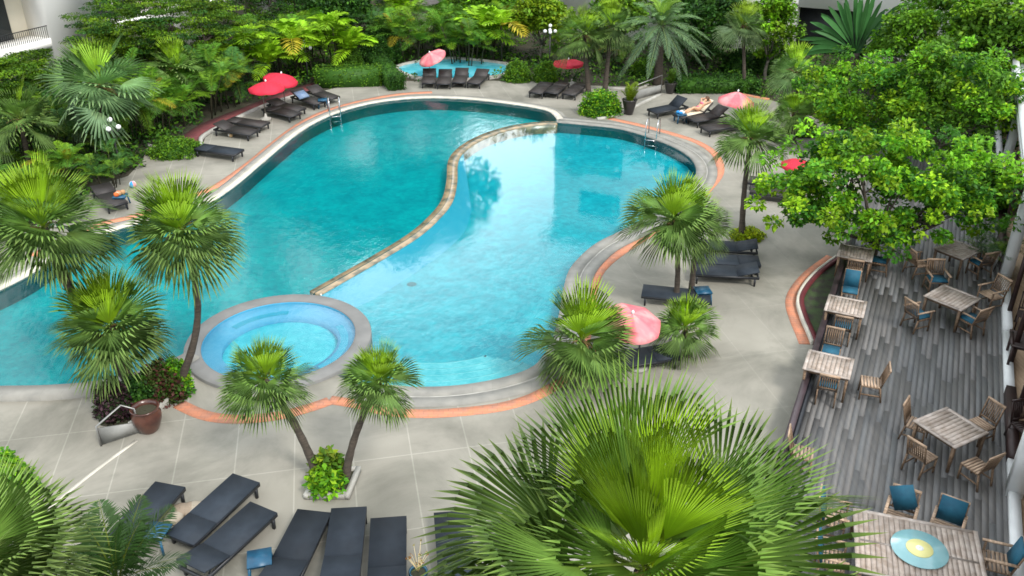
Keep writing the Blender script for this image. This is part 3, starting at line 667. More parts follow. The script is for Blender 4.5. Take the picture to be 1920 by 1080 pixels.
def leaves(centres, radii, per, size, cols, r, flat=1.0, rosette=False, fold=.25):
    """leaf clouds: clusters of folded leaf blades. returns V,F,C arrays"""
    centres = np.asarray(centres, float); K = len(centres); n = K*per
    dv = r.normal(0, 1, (n, 3)); dv /= np.linalg.norm(dv, axis=1)[:, None]
    rad = r.uniform(.35, 1, n)**.6
    radii = np.asarray(radii, float); radii = np.repeat(radii if radii.ndim else np.full(K, radii), per)
    off = dv*(rad*radii)[:, None]; off[:, 2] *= flat
    c = np.repeat(centres, per, 0) + off
    # leaf direction: outwards and a little down, normal mostly up
    d = dv*np.array((1, 1, .5)) + r.normal(0, .45, (n, 3)); d /= np.linalg.norm(d, axis=1)[:, None]
    up = np.array((0, 0, 1.0)) + r.normal(0, .45, (n, 3)); s = np.cross(d, up); s /= np.linalg.norm(s, axis=1)[:, None] + 1e-6; nn = np.cross(s, d)
    L = size*r.uniform(.65, 1.25, n)[:, None]; wd = L*.30
    v0 = c - d*L*.5; v3 = c + d*L*.5 - nn*L*.12; v1 = c + d*L*.08 - s*wd + nn*wd*fold; v2 = c + d*L*.08 + s*wd + nn*wd*fold
    V = np.stack([v0, v1, v3, v2], 1).reshape(-1, 3); i = np.arange(n)*4
    Fq = np.concatenate([np.stack([i, i+1, i+2], 1), np.stack([i, i+2, i+3], 1)])
    cols = np.asarray(cols, float); cc = np.repeat(cols[r.integers(0, len(cols), K)]*r.uniform(.5, 1.5, (K, 1)), per, 0)*r.uniform(.7, 1.3, (n, 1))
    pick = r.random(n) < .25; cc[pick] = cols[r.integers(0, len(cols), pick.sum())]
    return V, Fq, np.repeat(cc, 4, 0)
G_BR = [(.19, .42, .015), (.14, .35, .015), (.30, .50, .02), (.08, .25, .015), (.05, .17, .018)]
G_MID = [(.12, .27, .018), (.09, .21, .018), (.17, .32, .015), (.055, .15, .02)]
G_DK = [(.035, .11, .018), (.022, .07, .015), (.06, .16, .018)]
G_OL = [(.10, .21, .010), (.055, .13, .010), (.16, .28, .012)]
def tree_mesh(rx, ry, rz_, h, seed, ncl=150, per=60, size=.2, cols=G_BR, clr=.6, tiers=0, limbs=7, r0=.14, flat=.7, skirt=0.0):
    """h: height of crown centre; trunk and limbs end in leaf clusters spread through an uneven crown"""
    r = np.random.default_rng(seed); rr = random.Random(seed); A, B = MB(), MB()
    lob = [(rr.uniform(0, 6.28), rr.uniform(-.6, .9), rr.uniform(.5, 1.2)) for _ in range(9)]
    pts = []
    while len(pts) < ncl:
        p = r.normal(0, 1, 3); p /= np.linalg.norm(p); q = r.uniform(.30, 1)**.5
        az = math.atan2(p[1], p[0]); k = 1.0
        for a, e, g in lob:
            dd_ = math.cos(az-a)*math.cos(math.asin(p[2]) - e)
            if dd_ > .8: k = g
        if p[2] < -.55 and rr.random() > skirt + .2: continue
        c = p*q*k*np.array((rx, ry, rz_))
        if tiers:
            tz = round((c[2]/rz_)*tiers)/tiers*rz_; c[2] = tz + r.normal(0, .03)*rz_ - .10*math.hypot(c[0], c[1])*.3
        pts.append(c + np.array((0, 0, h)))
    pts = np.array(pts)
    V, Fq, C = leaves(pts, r.uniform(.6, 1.2, ncl)*clr, per, size, cols, r, flat=flat)
    B.add(V, Fq, 0, C)
    fk = Vector((rr.uniform(-.2, .2), rr.uniform(-.2, .2), max(.8, h - rz_*1.0)))
    trunk(A, (0, 0, -.05), fk, r0, r0*.75, (rr.uniform(-.15, .15), 0, 0), rings=False, n=8)
    idx = r.choice(ncl, min(ncl, limbs*5), replace=False); tg = pts[idx]
    for i in range(limbs):
        e = Vector(tg[i]); e = fk.lerp(e, .72); m_ = fk.lerp(e, .5) + Vector((0, 0, -.08*rz_))
        A.tube([fk, m_, e], [r0*.6, r0*.42, r0*.2], 6)
        for j in range(4):
            t = Vector(tg[(limbs + i*4 + j) % len(tg)])
            best = min((Vector(p) for p in tg), key=lambda p: (p - e).length + rr.uniform(0, rx*.6)); t = best
            A.tube([m_.lerp(e, .3 + .17*j), m_.lerp(t, .6) + Vector((0, 0, .1)), t], [r0*.26, r0*.16, r0*.06], 5, cap=False)
    return A, B
def tree(px, cpx, rpx, label, hpx=None, seed=0, Y=None, name='broadleaf_tree', bark='bark_pale', group='broadleaf trees of the garden', ryf=.9, **kw):
    """px: foot pixel; cpx: crown centre pixel; rpx: crown half width in pixels, hpx half height"""
    b = P(*px); t = PY(cpx[0], cpx[1], b.y if Y is None else Y); k = depth(t)/F
    rx = rpx*k; rz_ = (hpx or rpx*.75)*k
    o = empty(name, (t.x, b.y, 0), label, 'tree', group)
    A, B = tree_mesh(rx, rx*ryf, rz_, max(t.z, rz_*.9), seed, **kw)
    A.build('trunk', M[bark], o, smooth=True); B.build('crown', M['leaf'], o); return o
def shrub(px, py, wpx, hpx, label, seed=0, name='shrub', cols=G_MID, size=.09, n=900, box=None, core=True, z=0, cat_='shrub', group=None, rzz=0, lift=0):
    """rounded or clipped bush standing on the ground at px,py (foot centre)"""
    b = P(px, py, z); k = depth((b.x, b.y, .5))/F; rx, rh = wpx*k/2, hpx*k
    r = np.random.default_rng(seed + 77)
    o = empty(name, b, label, cat_, group, rz=rzz); A = MB()
    if box:
        bx, by, bz = box
        p = r.uniform(-1, 1, (n, 3)); ax = r.integers(0, 3, n); sg = np.where(r.random(n) < .5, -1, 1); p[np.arange(n), ax] = sg; p[:, 2] = np.where(ax == 2, 1, p[:, 2])
        pts = p*np.array((bx/2, by/2, bz/2)) + np.array((0, 0, bz/2)); core_d = (bx*.94, by*.94, bz*.96)
    else:
        p = r.normal(0, 1, (n, 3)); p /= np.linalg.norm(p, axis=1)[:, None]; p[:, 2] = np.abs(p[:, 2]) if not lift else p[:, 2]
        bump_ = 1 + .16*np.sin(p[:, 0]*5 + seed)*np.cos(p[:, 1]*6 + seed*2) + r.uniform(-.12, .08, n)
        pts = p*bump_[:, None]*np.array((rx, rx*.85, rh)) + np.array((0, 0, lift))
    V, Fq, C = leaves(pts, size*1.1, 4, size, cols, r, flat=1)
    A.add(V, Fq, 0, C); A.build('foliage', M['leaf'], o)
    if core:
        cb = MB()
        if box: cb.box((0, 0, core_d[2]/2), core_d, col=cols[-1])
        else: cb.lathe([(rx*.80*math.cos(a), rh*.80*math.sin(a)) for a in (0, .4, .8, 1.2, 1.5)], (0, 0, lift), 12, col=cols[-1])
        cb.build('branches', M['leaf'], o)
    return o
# ---- the fan palms, near to far
palm((645, 905), (712, 716), 88, 'right hand palm of the pair leaning apart in the square planter', bend=-.12, seed=11, r0=.09)
palm((598, 898), (497, 712), 103, 'left hand palm of the pair leaning apart in the square planter', bend=.12, seed=12, r0=.095)
palm((325, 738), (338, 432), 124, 'tall fan palm with slim bowed trunk beside the whirlpool', bend=.5, seed=13, r0=.095, nleaf=54)
palm((268, 748), (206, 612), 125, 'fan palm leaning left above the brown pot and purple shrubs', bend=-.1, seed=14, r0=.16, nleaf=52)
palm((262, 735), (82, 428), 138, 'tall fan palm at the left edge with its crown over the pool', bend=-.25, seed=15, r0=.13, nleaf=54)
palm((1267, 566), (1262, 412), 106, 'fan palm with slim ringed trunk beside the blue side table', bend=.10, seed=16, r0=.085, nleaf=48)
palm((1296, 548), (1308, 420), 74, 'smaller palm with straight grey trunk close behind its neighbour', bend=.0, seed=17, r0=.085, nleaf=38)
palm((1391, 447), (1408, 258), 80, 'fan palm rising from a yellow green ring of ground cover', bend=-.06, seed=18, r0=.10, bright=1.05)
palm((1110, 712), (1090, 638), 124, 'low spreading fan palm between the pool edge and the pink parasol', bend=.05, seed=19, r0=.12, nleaf=44, bright=.95)
palm((1290, 668), (1284, 615), 78, 'short bushy fan palm right of the faded pink parasol', bend=0, seed=20, r0=.09, nleaf=36, bright=1.1)
palm((1104, 176), (1095, 66), 62, 'fan palm with pale trunk rising behind the red parasol', seed=21, r0=.13, bright=1.05)
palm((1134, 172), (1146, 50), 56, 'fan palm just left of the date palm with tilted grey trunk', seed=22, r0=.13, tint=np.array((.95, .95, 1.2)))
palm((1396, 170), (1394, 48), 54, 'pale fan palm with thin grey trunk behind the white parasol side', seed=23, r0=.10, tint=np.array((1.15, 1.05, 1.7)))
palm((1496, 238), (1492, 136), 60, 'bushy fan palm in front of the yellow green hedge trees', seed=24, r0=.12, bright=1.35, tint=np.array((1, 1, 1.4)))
palm((1488, 268), (1488, 212), 46, 'small fan palm at the corner of the far right terrace', seed=25, r0=.11, bright=1.3)
# big foreground palm: crown close to the camera
gy = 6.5
for (cx, cy, rpix, lab, sd_, nl, Y_, kw_) in ((1212, 1072, 470, 'very large bright green fan palm filling the near foreground', 31, 74, 6.4, dict(nseg=28, stiff=.3, young=.16, bright=.9, elmin=-34, petf=.52, spread=2.7, blf=.54, ymul=1.12, tl=1.05, ys=(.2, .3), tint=np.array((.98, .96, .8)))),
                                  (-58, 1080, 232, 'pale green fan palm cut off by the left edge in the near corner', 32, 60, 7.2, dict(nseg=26, stiff=.2, young=.05, spread=2.6, tint=np.array((1.3, 1.15, 1.3)), petf=.5))):
    t = PY(cx, cy, Y_); Rc = rpix*depth(t)/F
    o = empty('fan_palm', (t.x, t.y - .3, 0), lab, 'palm tree', 'fan palms in the near foreground')
    a = MB(); trunk(a, (0, 0, -.05), t - o.location, .16, .12, (0, 0, 0)); a.build('trunk', M['trunk'], o, smooth=True)
    fan_crown(Rc, nleaf=nl, seed=sd_, **kw_).build('crown', M['palm_leaf'], o, loc=t - o.location)
# dark cycad fronds at bottom left
t = PY(222, 1092, 9.4); o = empty('cycad', (t.x, t.y, 0), 'dark green feather fronds of a cycad at the bottom left', 'palm tree')
a = MB(); trunk(a, (0, 0, 0), (0, 0, t.z), .14, .12); a.build('trunk', M['trunk'], o, smooth=True)
feather_crown(1.35, seed=5, nleaf=24, npair=44, ll=.30, wd=.022, bright=.34, elmin=25, arch=.25, young=0, tint=np.array((.7, .9, 1.0)), up=.1).build('crown', M['palm_leaf'], o, loc=(0, 0, t.z))
# date palm
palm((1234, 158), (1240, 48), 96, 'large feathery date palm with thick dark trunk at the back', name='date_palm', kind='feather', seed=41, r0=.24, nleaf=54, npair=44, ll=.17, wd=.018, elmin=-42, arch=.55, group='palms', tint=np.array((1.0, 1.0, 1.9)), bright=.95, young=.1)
# traveller's palm: upright paddle leaves in one plane
b = P(1590, 178); t0 = PY(1592, 100, b.y); o = empty('travellers_palm', b, 'dark green paddle leaved palm spread like a hand fan at top right', 'palm tree', 'palms')
a = MB(); trunk(a, (0, 0, 0), (0, 0, t0.z), .2, .2); a.build('trunk', M['trunk'], o, smooth=True); mb = MB(); rr = random.Random(2)
for i in range(34):
    a_ = R(-84 + 168*i/33 + rr.uniform(-3, 3)); L = 3.1*rr.uniform(.85, 1.05); d = np.array((math.sin(a_), .12*rr.uniform(-1, 1), math.cos(a_))); sd_ = np.array((math.cos(a_), rr.uniform(-.5, .5), -math.sin(a_)))
    ts = np.linspace(0, 1, 9); ctr = np.outer(ts*L, d); ctr[:, 2] -= .22*L*ts**3*abs(math.sin(a_)); wv = np.interp(ts, [0, .3, .38, .6, .9, 1], [.02, .02, .08, .135, .10, .02])
    V = np.concatenate([ctr - sd_*wv[:, None], ctr + np.array((0, .03, 0)), ctr + sd_*wv[:, None]]); k = 9; ii = np.arange(8)
    mb.add(V, np.concatenate([np.stack([ii, ii+1, k+ii+1, k+ii], 1), np.stack([k+ii, k+ii+1, 2*k+ii+1, 2*k+ii], 1)]), 0, np.array((.04, .13, .035))*rr.uniform(.7, 1.5))
mb.build('crown', M['palm_leaf'], o, loc=(0, 0, t0.z))
# ---- broadleaf trees
tree((1690, 505), (1672, 350), 218, 'bright green spreading tree growing up through the dining deck', hpx=122, seed=51, ncl=235, per=90, size=.175, clr=.42, r0=.13, bark='trunk', limbs=9, ryf=.62, skirt=.3)
tree((1640, 290), (1625, 190), 120, 'yellow green tree behind the deck tree at right', hpx=90, seed=52, ncl=135, per=90, size=.18, clr=.48, limbs=7, r0=.1, cols=G_BR)
tree((1800, 330), (1790, 180), 120, 'pale trunked leafy tree left of the white roof', hpx=100, seed=53, ncl=140, per=90, size=.19, clr=.52, limbs=7, r0=.14, cols=G_BR[1:] + G_MID[:2])
tree((1720, 200), (1745, 60), 125, 'tall leafy tree at the top right with thin pale trunk', hpx=95, seed=54, ncl=145, per=90, size=.21, clr=.58, limbs=7, r0=.14, cols=G_MID + G_BR[:2])
tree((1880, 230), (1885, 90), 100, 'darker leafy tree behind the white roof edge', hpx=100, seed=55, ncl=150, per=60, size=.27, clr=.7, limbs=7, r0=.14, cols=G_MID)
tree((1870, 395), (1850, 355), 60, 'young leafy tree by the white column', hpx=44, seed=56, ncl=60, per=50, size=.18, clr=.35, limbs=5, r0=.05, cols=G_BR[1:])
tree((1455, 150), (1448, 52), 52, 'narrow yellow green tree left of the garage opening', hpx=62, seed=57, ncl=90, per=50, size=.24, clr=.5, limbs=5, r0=.1, cols=G_OL + G_BR[:2])
tree((1020, 118), (1012, 36), 62, 'sunlit yellow green tree between the far palms', hpx=48, seed=58, ncl=110, per=50, size=.26, clr=.55, limbs=5, r0=.1, cols=[(.25, .36, .015), (.18, .30, .015), (.12, .24, .015)])
tree((1345, 130), (1335, 55), 60, 'dark leaved tree behind the date palm', hpx=75, seed=59, ncl=120, per=50, size=.24, clr=.6, limbs=5, r0=.12, cols=G_DK)
tree((1600, 60), (1640, 5), 110, 'tree behind the paddle leaved palm', hpx=40, seed=60, ncl=100, per=50, size=.28, clr=.6, limbs=5, r0=.12, cols=G_MID)
tree((1165, 112), (1160, 28), 60, 'leafy tree behind the two pale trunked fan palms', hpx=60, seed=64, ncl=120, per=50, size=.26, clr=.6, limbs=5, r0=.12, cols=G_MID)
tree((1270, 100), (1290, 15), 70, 'dark tree rising behind the date palm crown', hpx=55, seed=65, ncl=120, per=50, size=.26, clr=.6, limbs=5, r0=.12, cols=G_DK + G_MID[:1])
tree((900, 85), (905, 12), 60, 'leafy tree behind the paddling pool palms', hpx=50, seed=66, ncl=120, per=50, size=.26, clr=.6, limbs=5, r0=.12, cols=G_MID + G_BR[:1])
tree((610, 95), (620, 22), 62, 'tree behind the lime palms by the red parasols', hpx=40, seed=67, ncl=110, per=50, size=.24, clr=.6, limbs=5, r0=.12, cols=G_DK)
# layered trees, top left
tree((330, 160), (300, 52), 185, 'wide tree of flat layered branches in front of the hotel', hpx=70, seed=61, ncl=520, per=120, size=.12, clr=.60, tiers=4, flat=.13, limbs=9, r0=.2, cols=G_OL + G_DK[:1], bark='trunk', skirt=.6)
tree((45, 240), (30, 142), 110, 'layered tree at the left edge below the hotel wall', hpx=46, seed=62, ncl=190, per=120, size=.12, clr=.55, tiers=4, flat=.13, limbs=7, r0=.16, cols=G_OL, bark='trunk', skirt=.6)
tree((560, 60), (540, -2), 130, 'dark layered tree behind the bright palms', hpx=42, seed=63, ncl=150, per=60, size=.17, clr=.65, tiers=3, flat=.25, limbs=7, r0=.2, cols=G_DK + G_OL[:1], bark='trunk', skirt=.6)
# two big grey trunks at top centre
for x_, s_ in ((703, 1), (726, 2), (560, 4), (745, 5), (795, 6)):
    b = P(x_, 62 if s_ < 3 else 40); o = empty('tall_tree', b, 'tall tree with thick grey trunk, ' + {1: 'left one of the two by the pavilion', 2: 'right one of the two by the pavilion', 3: 'farthest left of the tall trees at the top edge', 4: 'left of the grey pavilion roof', 5: 'above the paddling pool palms, left one', 6: 'above the paddling pool palms, right one', 7: 'behind the sunlit yellow green tree'}[s_], 'tree', 'broadleaf trees of the garden')
    A, B = tree_mesh(4.6, 4, 3.4, 12.8 if s_ != 7 else 10, 70 + s_, ncl=110, per=50, size=.5, cols=G_DK, clr=1.2, r0=.36 if s_ < 3 else .28); A.build('trunk', M['trunk'], o, smooth=True); B.build('crown', M['leaf'], o)
# background wood that closes the view, a mass
mb = MB(); r = np.random.default_rng(9); pts = []
for i in range(800):
    t = r.random(); X = -14 + 62*t; 
    pts.append((X, 66 + r.uniform(-3, 6) - .25*abs(X), r.uniform(.3, 5.5)))
for i in range(620): pts.append((r.uniform(-16, 5), 65 + r.uniform(-1, 5), r.uniform(3.5, 8.4)))
V, Fq, C = leaves(pts, .9, 34, .34, G_DK + G_MID[:2], r); mb.add(V, Fq, 0, C)
mb.build('far_thicket', M['leaf']); tag(bpy.data.objects['far_thicket'], 'dense dark thicket closing the garden at the back', 'thicket', kind='stuff')
# low undergrowth filling the beds
mb = MB(); pts = []; r = np.random.default_rng(10)
while len(pts) < 5200:
    px, py = r.uniform(-250, 1900), r.uniform(20, 470); p = P(px, py)
    if p.y > 75: continue
    if inside((p.x, p.y), pave) or inside((p.x, p.y), hole) or inside((p.x, p.y), kp): continue
    if px > 370 and py > 195 and px < 700: continue
    q = p.to_2d()
    if min((q - v).length for v in rp) < 1.0 or min((q - v).length for v in pave) < .25: continue
    pts.append((p.x, p.y, r.uniform(.05, .35)))
V, Fq, C = leaves(pts, .45, 16, .20, G_DK + G_MID[:2], r, flat=.6); mb.add(V, Fq, 0, C)
mb.build('undergrowth', M['leaf']); tag(bpy.data.objects['undergrowth'], 'low dark green undergrowth covering the garden beds', 'undergrowth', kind='stuff')
# ---- palm clumps of the back garden: foot pixel, height, look
BRT = (.22, .44, .015); DRK = (.04, .12, .022); MDG = (.085, .22, .02)
CL = [
 (330, 232, 4.6, 'feather palm clump behind the left red paving', 1, dict(col=MDG)),
 (385, 215, 4.8, 'feather palm clump left of the front red parasol', 2, dict(col=MDG)),
 (430, 195, 4.8, 'cane palm clump just behind the front red parasol', 1, dict(col=DRK)),
 (290, 250, 4.4, 'feather palm clump with yellowed lower fronds', 3, dict(col=MDG, dry=.12)),
 (484, 160, 4.9, 'bright lime broad fronded palm above the red parasols', 4, dict(col=BRT, ll=.36, wd=.075, npair=14, nst=6, dry=.01)),
 (532, 140, 4.6, 'darker palm between the two lime palms', 2, dict(col=MDG)),
 (590, 142, 4.8, 'lime broad fronded palm right of the red parasols', 5, dict(col=BRT, ll=.36, wd=.075, npair=14, nst=6, dry=.01)),
 (640, 132, 5.0, 'lime palm standing above the clipped dome hedge', 4, dict(col=BRT, ll=.36, wd=.075, npair=14, nst=6, dry=.01)),
 (560, 115, 4.8, 'green palm clump farther back behind the red parasols', 1, dict(col=MDG)),
 (770, 112, 5.0, 'palm clump with an orange dry frond above the pink parasol', 3, dict(col=MDG, dry=.12)),
 (810, 98, 5.2, 'cane palm clump behind the paddling pool, left one', 2, dict(col=MDG)),
 (850, 106, 4.9, 'cane palm clump behind the paddling pool, middle one', 1, dict(col=MDG)),
 (875, 120, 4.6, 'feather palm on the islet of the paddling pool', 2, dict(col=MDG)),
 (905, 100, 5.2, 'cane palm clump behind the paddling pool, right one', 3, dict(col=MDG, dry=.12)),
 (942, 112, 5.0, 'lime palm at the right end of the paddling pool', 5, dict(col=BRT, ll=.36, wd=.075, npair=14, nst=6, dry=.01)),
 (790, 60, 5.2, 'bright palm in the back row over the thicket', 4, dict(col=BRT, ll=.36, wd=.075, npair=14, nst=6, dry=.01)),
 (730, 105, 4.2, 'dark palm clump behind the clipped path hedge', 2, dict(col=DRK)),
 (700, 85, 4.4, 'dark palm clump below the grey pavilion roof', 1, dict(col=DRK)),
 (1060, 122, 3.6, 'green feather clump behind the bushes near the red parasol', 2, dict(col=MDG)),
 (1165, 128, 3.4, 'feather clump between the fan palms and the date palm', 1, dict(col=DRK)),
 (1290, 120, 3.4, 'dark feather clump right of the date palm', 2, dict(col=DRK)),
 (240, 262, 4.0, 'dark palm clump above the white globe lamps', 1, dict(col=DRK)),
 (200, 300, 3.6, 'dark palm clump left of the white globe lamps', 2, dict(col=DRK)),
 (150, 270, 4.4, 'glossy dark green palm clump in the left thicket', 1, dict(col=DRK)),
 (90, 300, 4.2, 'arching palm clump low in the left thicket', 2, dict(col=DRK)),
 (30, 320, 4.2, 'dark arching palm at the left edge above the pool', 1, dict(col=DRK)),
 (-10, 270, 4.6, 'palm clump cut by the left edge under the layered tree', 2, dict(col=MDG)),
 (110, 350, 3.2, 'short palm clump behind the left fan palm crown', 3, dict(col=MDG, dry=.12)),
 (205, 352, 2.6, 'small dark palm clump behind the hidden left lounger', 2, dict(col=DRK)),
 (-60, 360, 3.6, 'dark palm clump beyond the left edge', 1, dict(col=DRK)),
 (20, 390, 3.0, 'low green palm clump by the far left pool edge', 2, dict(col=MDG)),
 (255, 215, 4.6, 'green palm clump behind the big pleated palm', 1, dict(col=MDG)),
 (60, 255, 4.6, 'palm clump in the shade of the left layered tree', 2, dict(col=DRK)),
 (1750, 250, 3.0, 'feather palm clump at the foot of the right hand trees', 1, dict(col=DRK)),
 (1850, 500, 1.5, 'small dark potted palm on the deck by the wall', 2, dict(col=DRK, dry=0)),
]
for x_, y_, h_, lb, sd_, kw_ in CL: clump(x_, y_, h_*((.86 if kw_.get('col') == BRT else .76 if 440 < x_ < 960 else .70) if x_ != 1850 else 1), lb, seed=sd_, z=DZ if x_ == 1850 else 0, **kw_)
# pleated big leaved palms at left
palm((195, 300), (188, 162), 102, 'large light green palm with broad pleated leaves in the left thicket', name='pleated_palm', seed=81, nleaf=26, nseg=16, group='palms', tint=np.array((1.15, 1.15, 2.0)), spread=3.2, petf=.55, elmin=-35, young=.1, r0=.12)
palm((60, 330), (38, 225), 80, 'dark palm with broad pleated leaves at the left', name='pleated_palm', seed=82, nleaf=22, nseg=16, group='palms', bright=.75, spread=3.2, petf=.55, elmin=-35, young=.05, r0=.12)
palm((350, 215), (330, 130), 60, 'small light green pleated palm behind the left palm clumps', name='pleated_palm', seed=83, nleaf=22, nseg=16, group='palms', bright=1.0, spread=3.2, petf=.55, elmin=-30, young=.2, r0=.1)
# ---- clipped hedges and shrubs
shrub(655, 158, 45, 14, 'long low clipped box hedge left of the garden path', 1, 'hedge', G_MID, .09, 700, box=(3.4, 1.3, .9), cat_='hedge', rzz=.1)
shrub(660, 140, 46, 46, 'clipped dome of light green foliage above the low box hedge', 2, 'topiary_bush', [(.09, .20, .015), (.06, .15, .015)], .10, 1500, cat_='bush')
shrub(722, 145, 45, 14, 'dark clipped hedge right of the garden path', 3, 'hedge', G_DK, .09, 1100, box=(.9, 5.5, .75), cat_='hedge', rzz=.36)
shrub(715, 118, 75, 60, 'tall dark mass of clipped foliage beside the garden path', 4, 'bush', G_DK, .13, 1800, cat_='bush')
shrub(970, 151, 46, 34, 'round green bush left of the side path, beside the paddling pool', 5, 'round_bush', G_MID, .10, 1300, cat_='bush')
shrub(1022, 152, 40, 34, 'round green bush right of the side path, near the red parasol', 6, 'round_bush', G_MID, .10, 1300, cat_='bush')
shrub(330, 288, 90, 26, 'low rounded hedge inside the kerb left of the loungers', 7, 'hedge', G_MID, .10, 1300, cat_='hedge')
shrub(1125, 213, 74, 40, 'broad leafy shrub on the tongue of paving between the pools', 8, 'shrub', G_BR[1:], .12, 1300, core=True)
shrub(1400, 446, 56, 16, 'yellow green ring of ground cover round a palm trunk', 9, 'ground_cover_bush', [(.36, .42, .01), (.25, .36, .01)], .10, 500, cat_='bush')
shrub(1340, 168, 100, 16, 'dark low planting along the terracotta kerb', 10, 'low_planting', G_DK, .12, 1200, box=(4.2, 1.6, .6), cat_='bush')
shrub(1500, 250, 60, 22, 'low green bush by the far right terrace corner', 13, 'bush', G_MID, .12, 600, cat_='bush')
shrub(612, 915, 52, 34, 'leafy green plants at the front of the square planter', 11, 'planter_plant', G_BR[:4], .17, 130, core=False, z=.1, cat_='plant')
shrub(618, 892, 52, 46, 'yellow green upright plants at the back of the square planter', 12, 'planter_plant', [(.26, .34, .02), (.16, .28, .015), (.08, .18, .015)], .17, 140, core=False, z=.1, cat_='plant')
PUR = [(.05, .022, .035), (.08, .04, .05), (.03, .035, .02), (.035, .06, .02)]
shrub(222, 780, 66, 72, 'dark purple leaved shrub left of the brown pot', 21, 'shrub', PUR, .10, 900)
shrub(262, 765, 70, 60, 'dark green shrub behind the brown pot', 22, 'shrub', G_DK, .10, 700)
shrub(305, 745, 80, 66, 'reddish leaved shrub at the foot of the bowed palm', 23, 'shrub', [(.10, .035, .03), (.06, .08, .02), (.05, .12, .015)], .11, 900)
shrub(335, 735, 46, 66, 'bright green shrub against the whirlpool rim', 24, 'shrub', G_BR[1:], .11, 600)
shrub(22, 930, 90, 90, 'yellow green leafy shrub in the near left corner', 25, 'shrub', G_BR, .12, 700, z=0)
for i, (x_, y_, w_, h_, lb) in enumerate([(1440, 135, 60, 50, 'dark bush behind the thin trunked palm'), (1530, 210, 60, 46, 'green bush behind the bushy fan palm'), (1600, 235, 90, 50, 'bush below the yellow green tree'), (1385, 135, 60, 40, 'dark bush behind the white parasol'), (1210, 140, 50, 26, 'low bush left of the date palm trunk'), (1700, 270, 90, 60, 'bush between the right hand trees'), (1560, 175, 70, 50, 'bush at the foot of the paddle leaved palm')]):
    shrub(x_, y_, w_, h_, lb, 40 + i, 'bush', G_DK if i in (0, 3) else G_MID, .14, 900, cat_='bush')
# ================================================================ PLANTERS, POTS, LAMPS
def frame_planter(corners, label, h=.14, wd_=.11):
    q = [P(x, y) for x, y in corners]; c = sum(q, Vector())/4; o = empty('square_planter', c, label, 'planter')
    a = MB()
    for i in range(4):
        p0, p1 = q[i] - c, q[(i+1) % 4] - c; d = (p1-p0).normalized()*wd_/2
        a.bar((p0.x-d.x*(1 if i % 2 else -1), p0.y-d.y*(1 if i % 2 else -1), h/2), (p1.x+d.x*(1 if i % 2 else -1), p1.y+d.y*(1 if i % 2 else -1), h/2), wd_, h - .002*i)
    a.build('kerb', M['kerb'], o)
    a = MB(); a.add([tuple(p - c + Vector((0, 0, h*.6))) for p in q], [[0, 1, 2, 3]]); a.build('earth', M['soil'], o)
frame_planter([(576, 934), (652, 934), (672, 886), (603, 886)], 'square concrete planter kerb holding two leaning palms')
pl = pxc([(246, 806), (300, 770), (358, 728)], 3); a = band(pl, -.06, .06, 0, .2); tag(a.build('planter_kerb', M['kerb']), 'grey kerb along the purple shrub bed beside the whirlpool', 'kerb')
sb = dd([P(x, y).to_2d() for x, y in ((188, 800), (252, 806), (355, 728), (345, 672), (250, 722), (190, 736))]); tag(sheet(sb, [], .05).build('shrub_bed_soil', M['soil']), kind='structure')
def pot(px, py, hpx, rpx, label, m, z=0, prof=None, plant=None, pcol=None, ph=.8, soil=True):
    b = P(px, py, z); k = depth(b)/F; h, rr_ = hpx*k*1.05, rpx*k
    o = empty('plant_pot', b, label, 'plant pot'); a = MB()
    prof = prof or [(.55, 0), (.72, .12), (.98, .5), (1, .72), (.86, .86), (.9, .92), (1.0, 1), (.88, 1), (.78, .88), (.75, .8)]
    a.lathe([(r_*rr_, z_*h) for r_, z_ in prof], n=24, cap=False); a.build('pot', M[m], o, smooth=True)
    a = MB(); a.lathe([(.76*rr_, h*.84), (.01, h*.84)], n=16, cap=False); a.build('earth', M['soil'], o)
    if plant:
        mb = MB(); r = random.Random(px)
        for i in range(14): frond(mb, (0, 0, h*.85), i*2.4, R(r.uniform(55, 88)), ph*r.uniform(.7, 1), 14, .3, .05, .25, np.array(pcol)*r.uniform(.7, 1.3), r)
        mb.build('plant', M['palm_leaf'], o)
    return o
pot(281, 806, 50, 27, 'large brown glazed pot standing at the corner of the shrub bed', 'pot_brown')
V_ = [(.5, 0), (.55, .05), (1, .95), (1.04, 1), (.92, 1), (.85, .9)]
pot(1179, 214, 27, 14, 'black tapered pot with a yellow green plant by the ramp kerb', 'pot_black', prof=V_, plant=True, pcol=(.17, .26, .012), ph=1.3)
pot(1256, 175, 20, 12, 'dark tapered pot at the upper end of the ramp rail', 'pot_black', prof=V_, plant=True, pcol=(.06, .13, .012), ph=1.1)
b = P(785, 1085); o = pot(785, 1086, 20, 18, 'turquoise glazed pot with a dry wiry plant in front of the loungers', 'pot_teal')
a = MB(); r = random.Random(4)
for i in range(16):
    az, l = r.uniform(0, 6.28), r.uniform(.25, .55); tip = Vector((math.cos(az)*l*.5, math.sin(az)*l*.5, .25 + l))
    a.tube([(0, 0, .2), tip*.5 + Vector((0, 0, .12)), tip], [.006, .004, .003], 4, col=(1.2, 1, .6))
    V, Fq, C = leaves([tip], .03, 3, .05, [(.3, .25, .05), (.25, .12, .04)], rng); a.add(V, Fq, 0, C)
a.build('plant', M['leaf'], o)
def ramp_guard(pts, label, panel=True):
    """bent tube rail with a solid grey panel under it"""
    q = [Vector(p) for p in pts]; c = Vector((q[0].x, q[0].y, 0)); o = empty('ramp_guard', c, label, 'handrail')
    a = MB(); a.tube([p - c for p in q], .025, 8); a.build('rail', M['tube'], o, smooth=True)
    return o, c
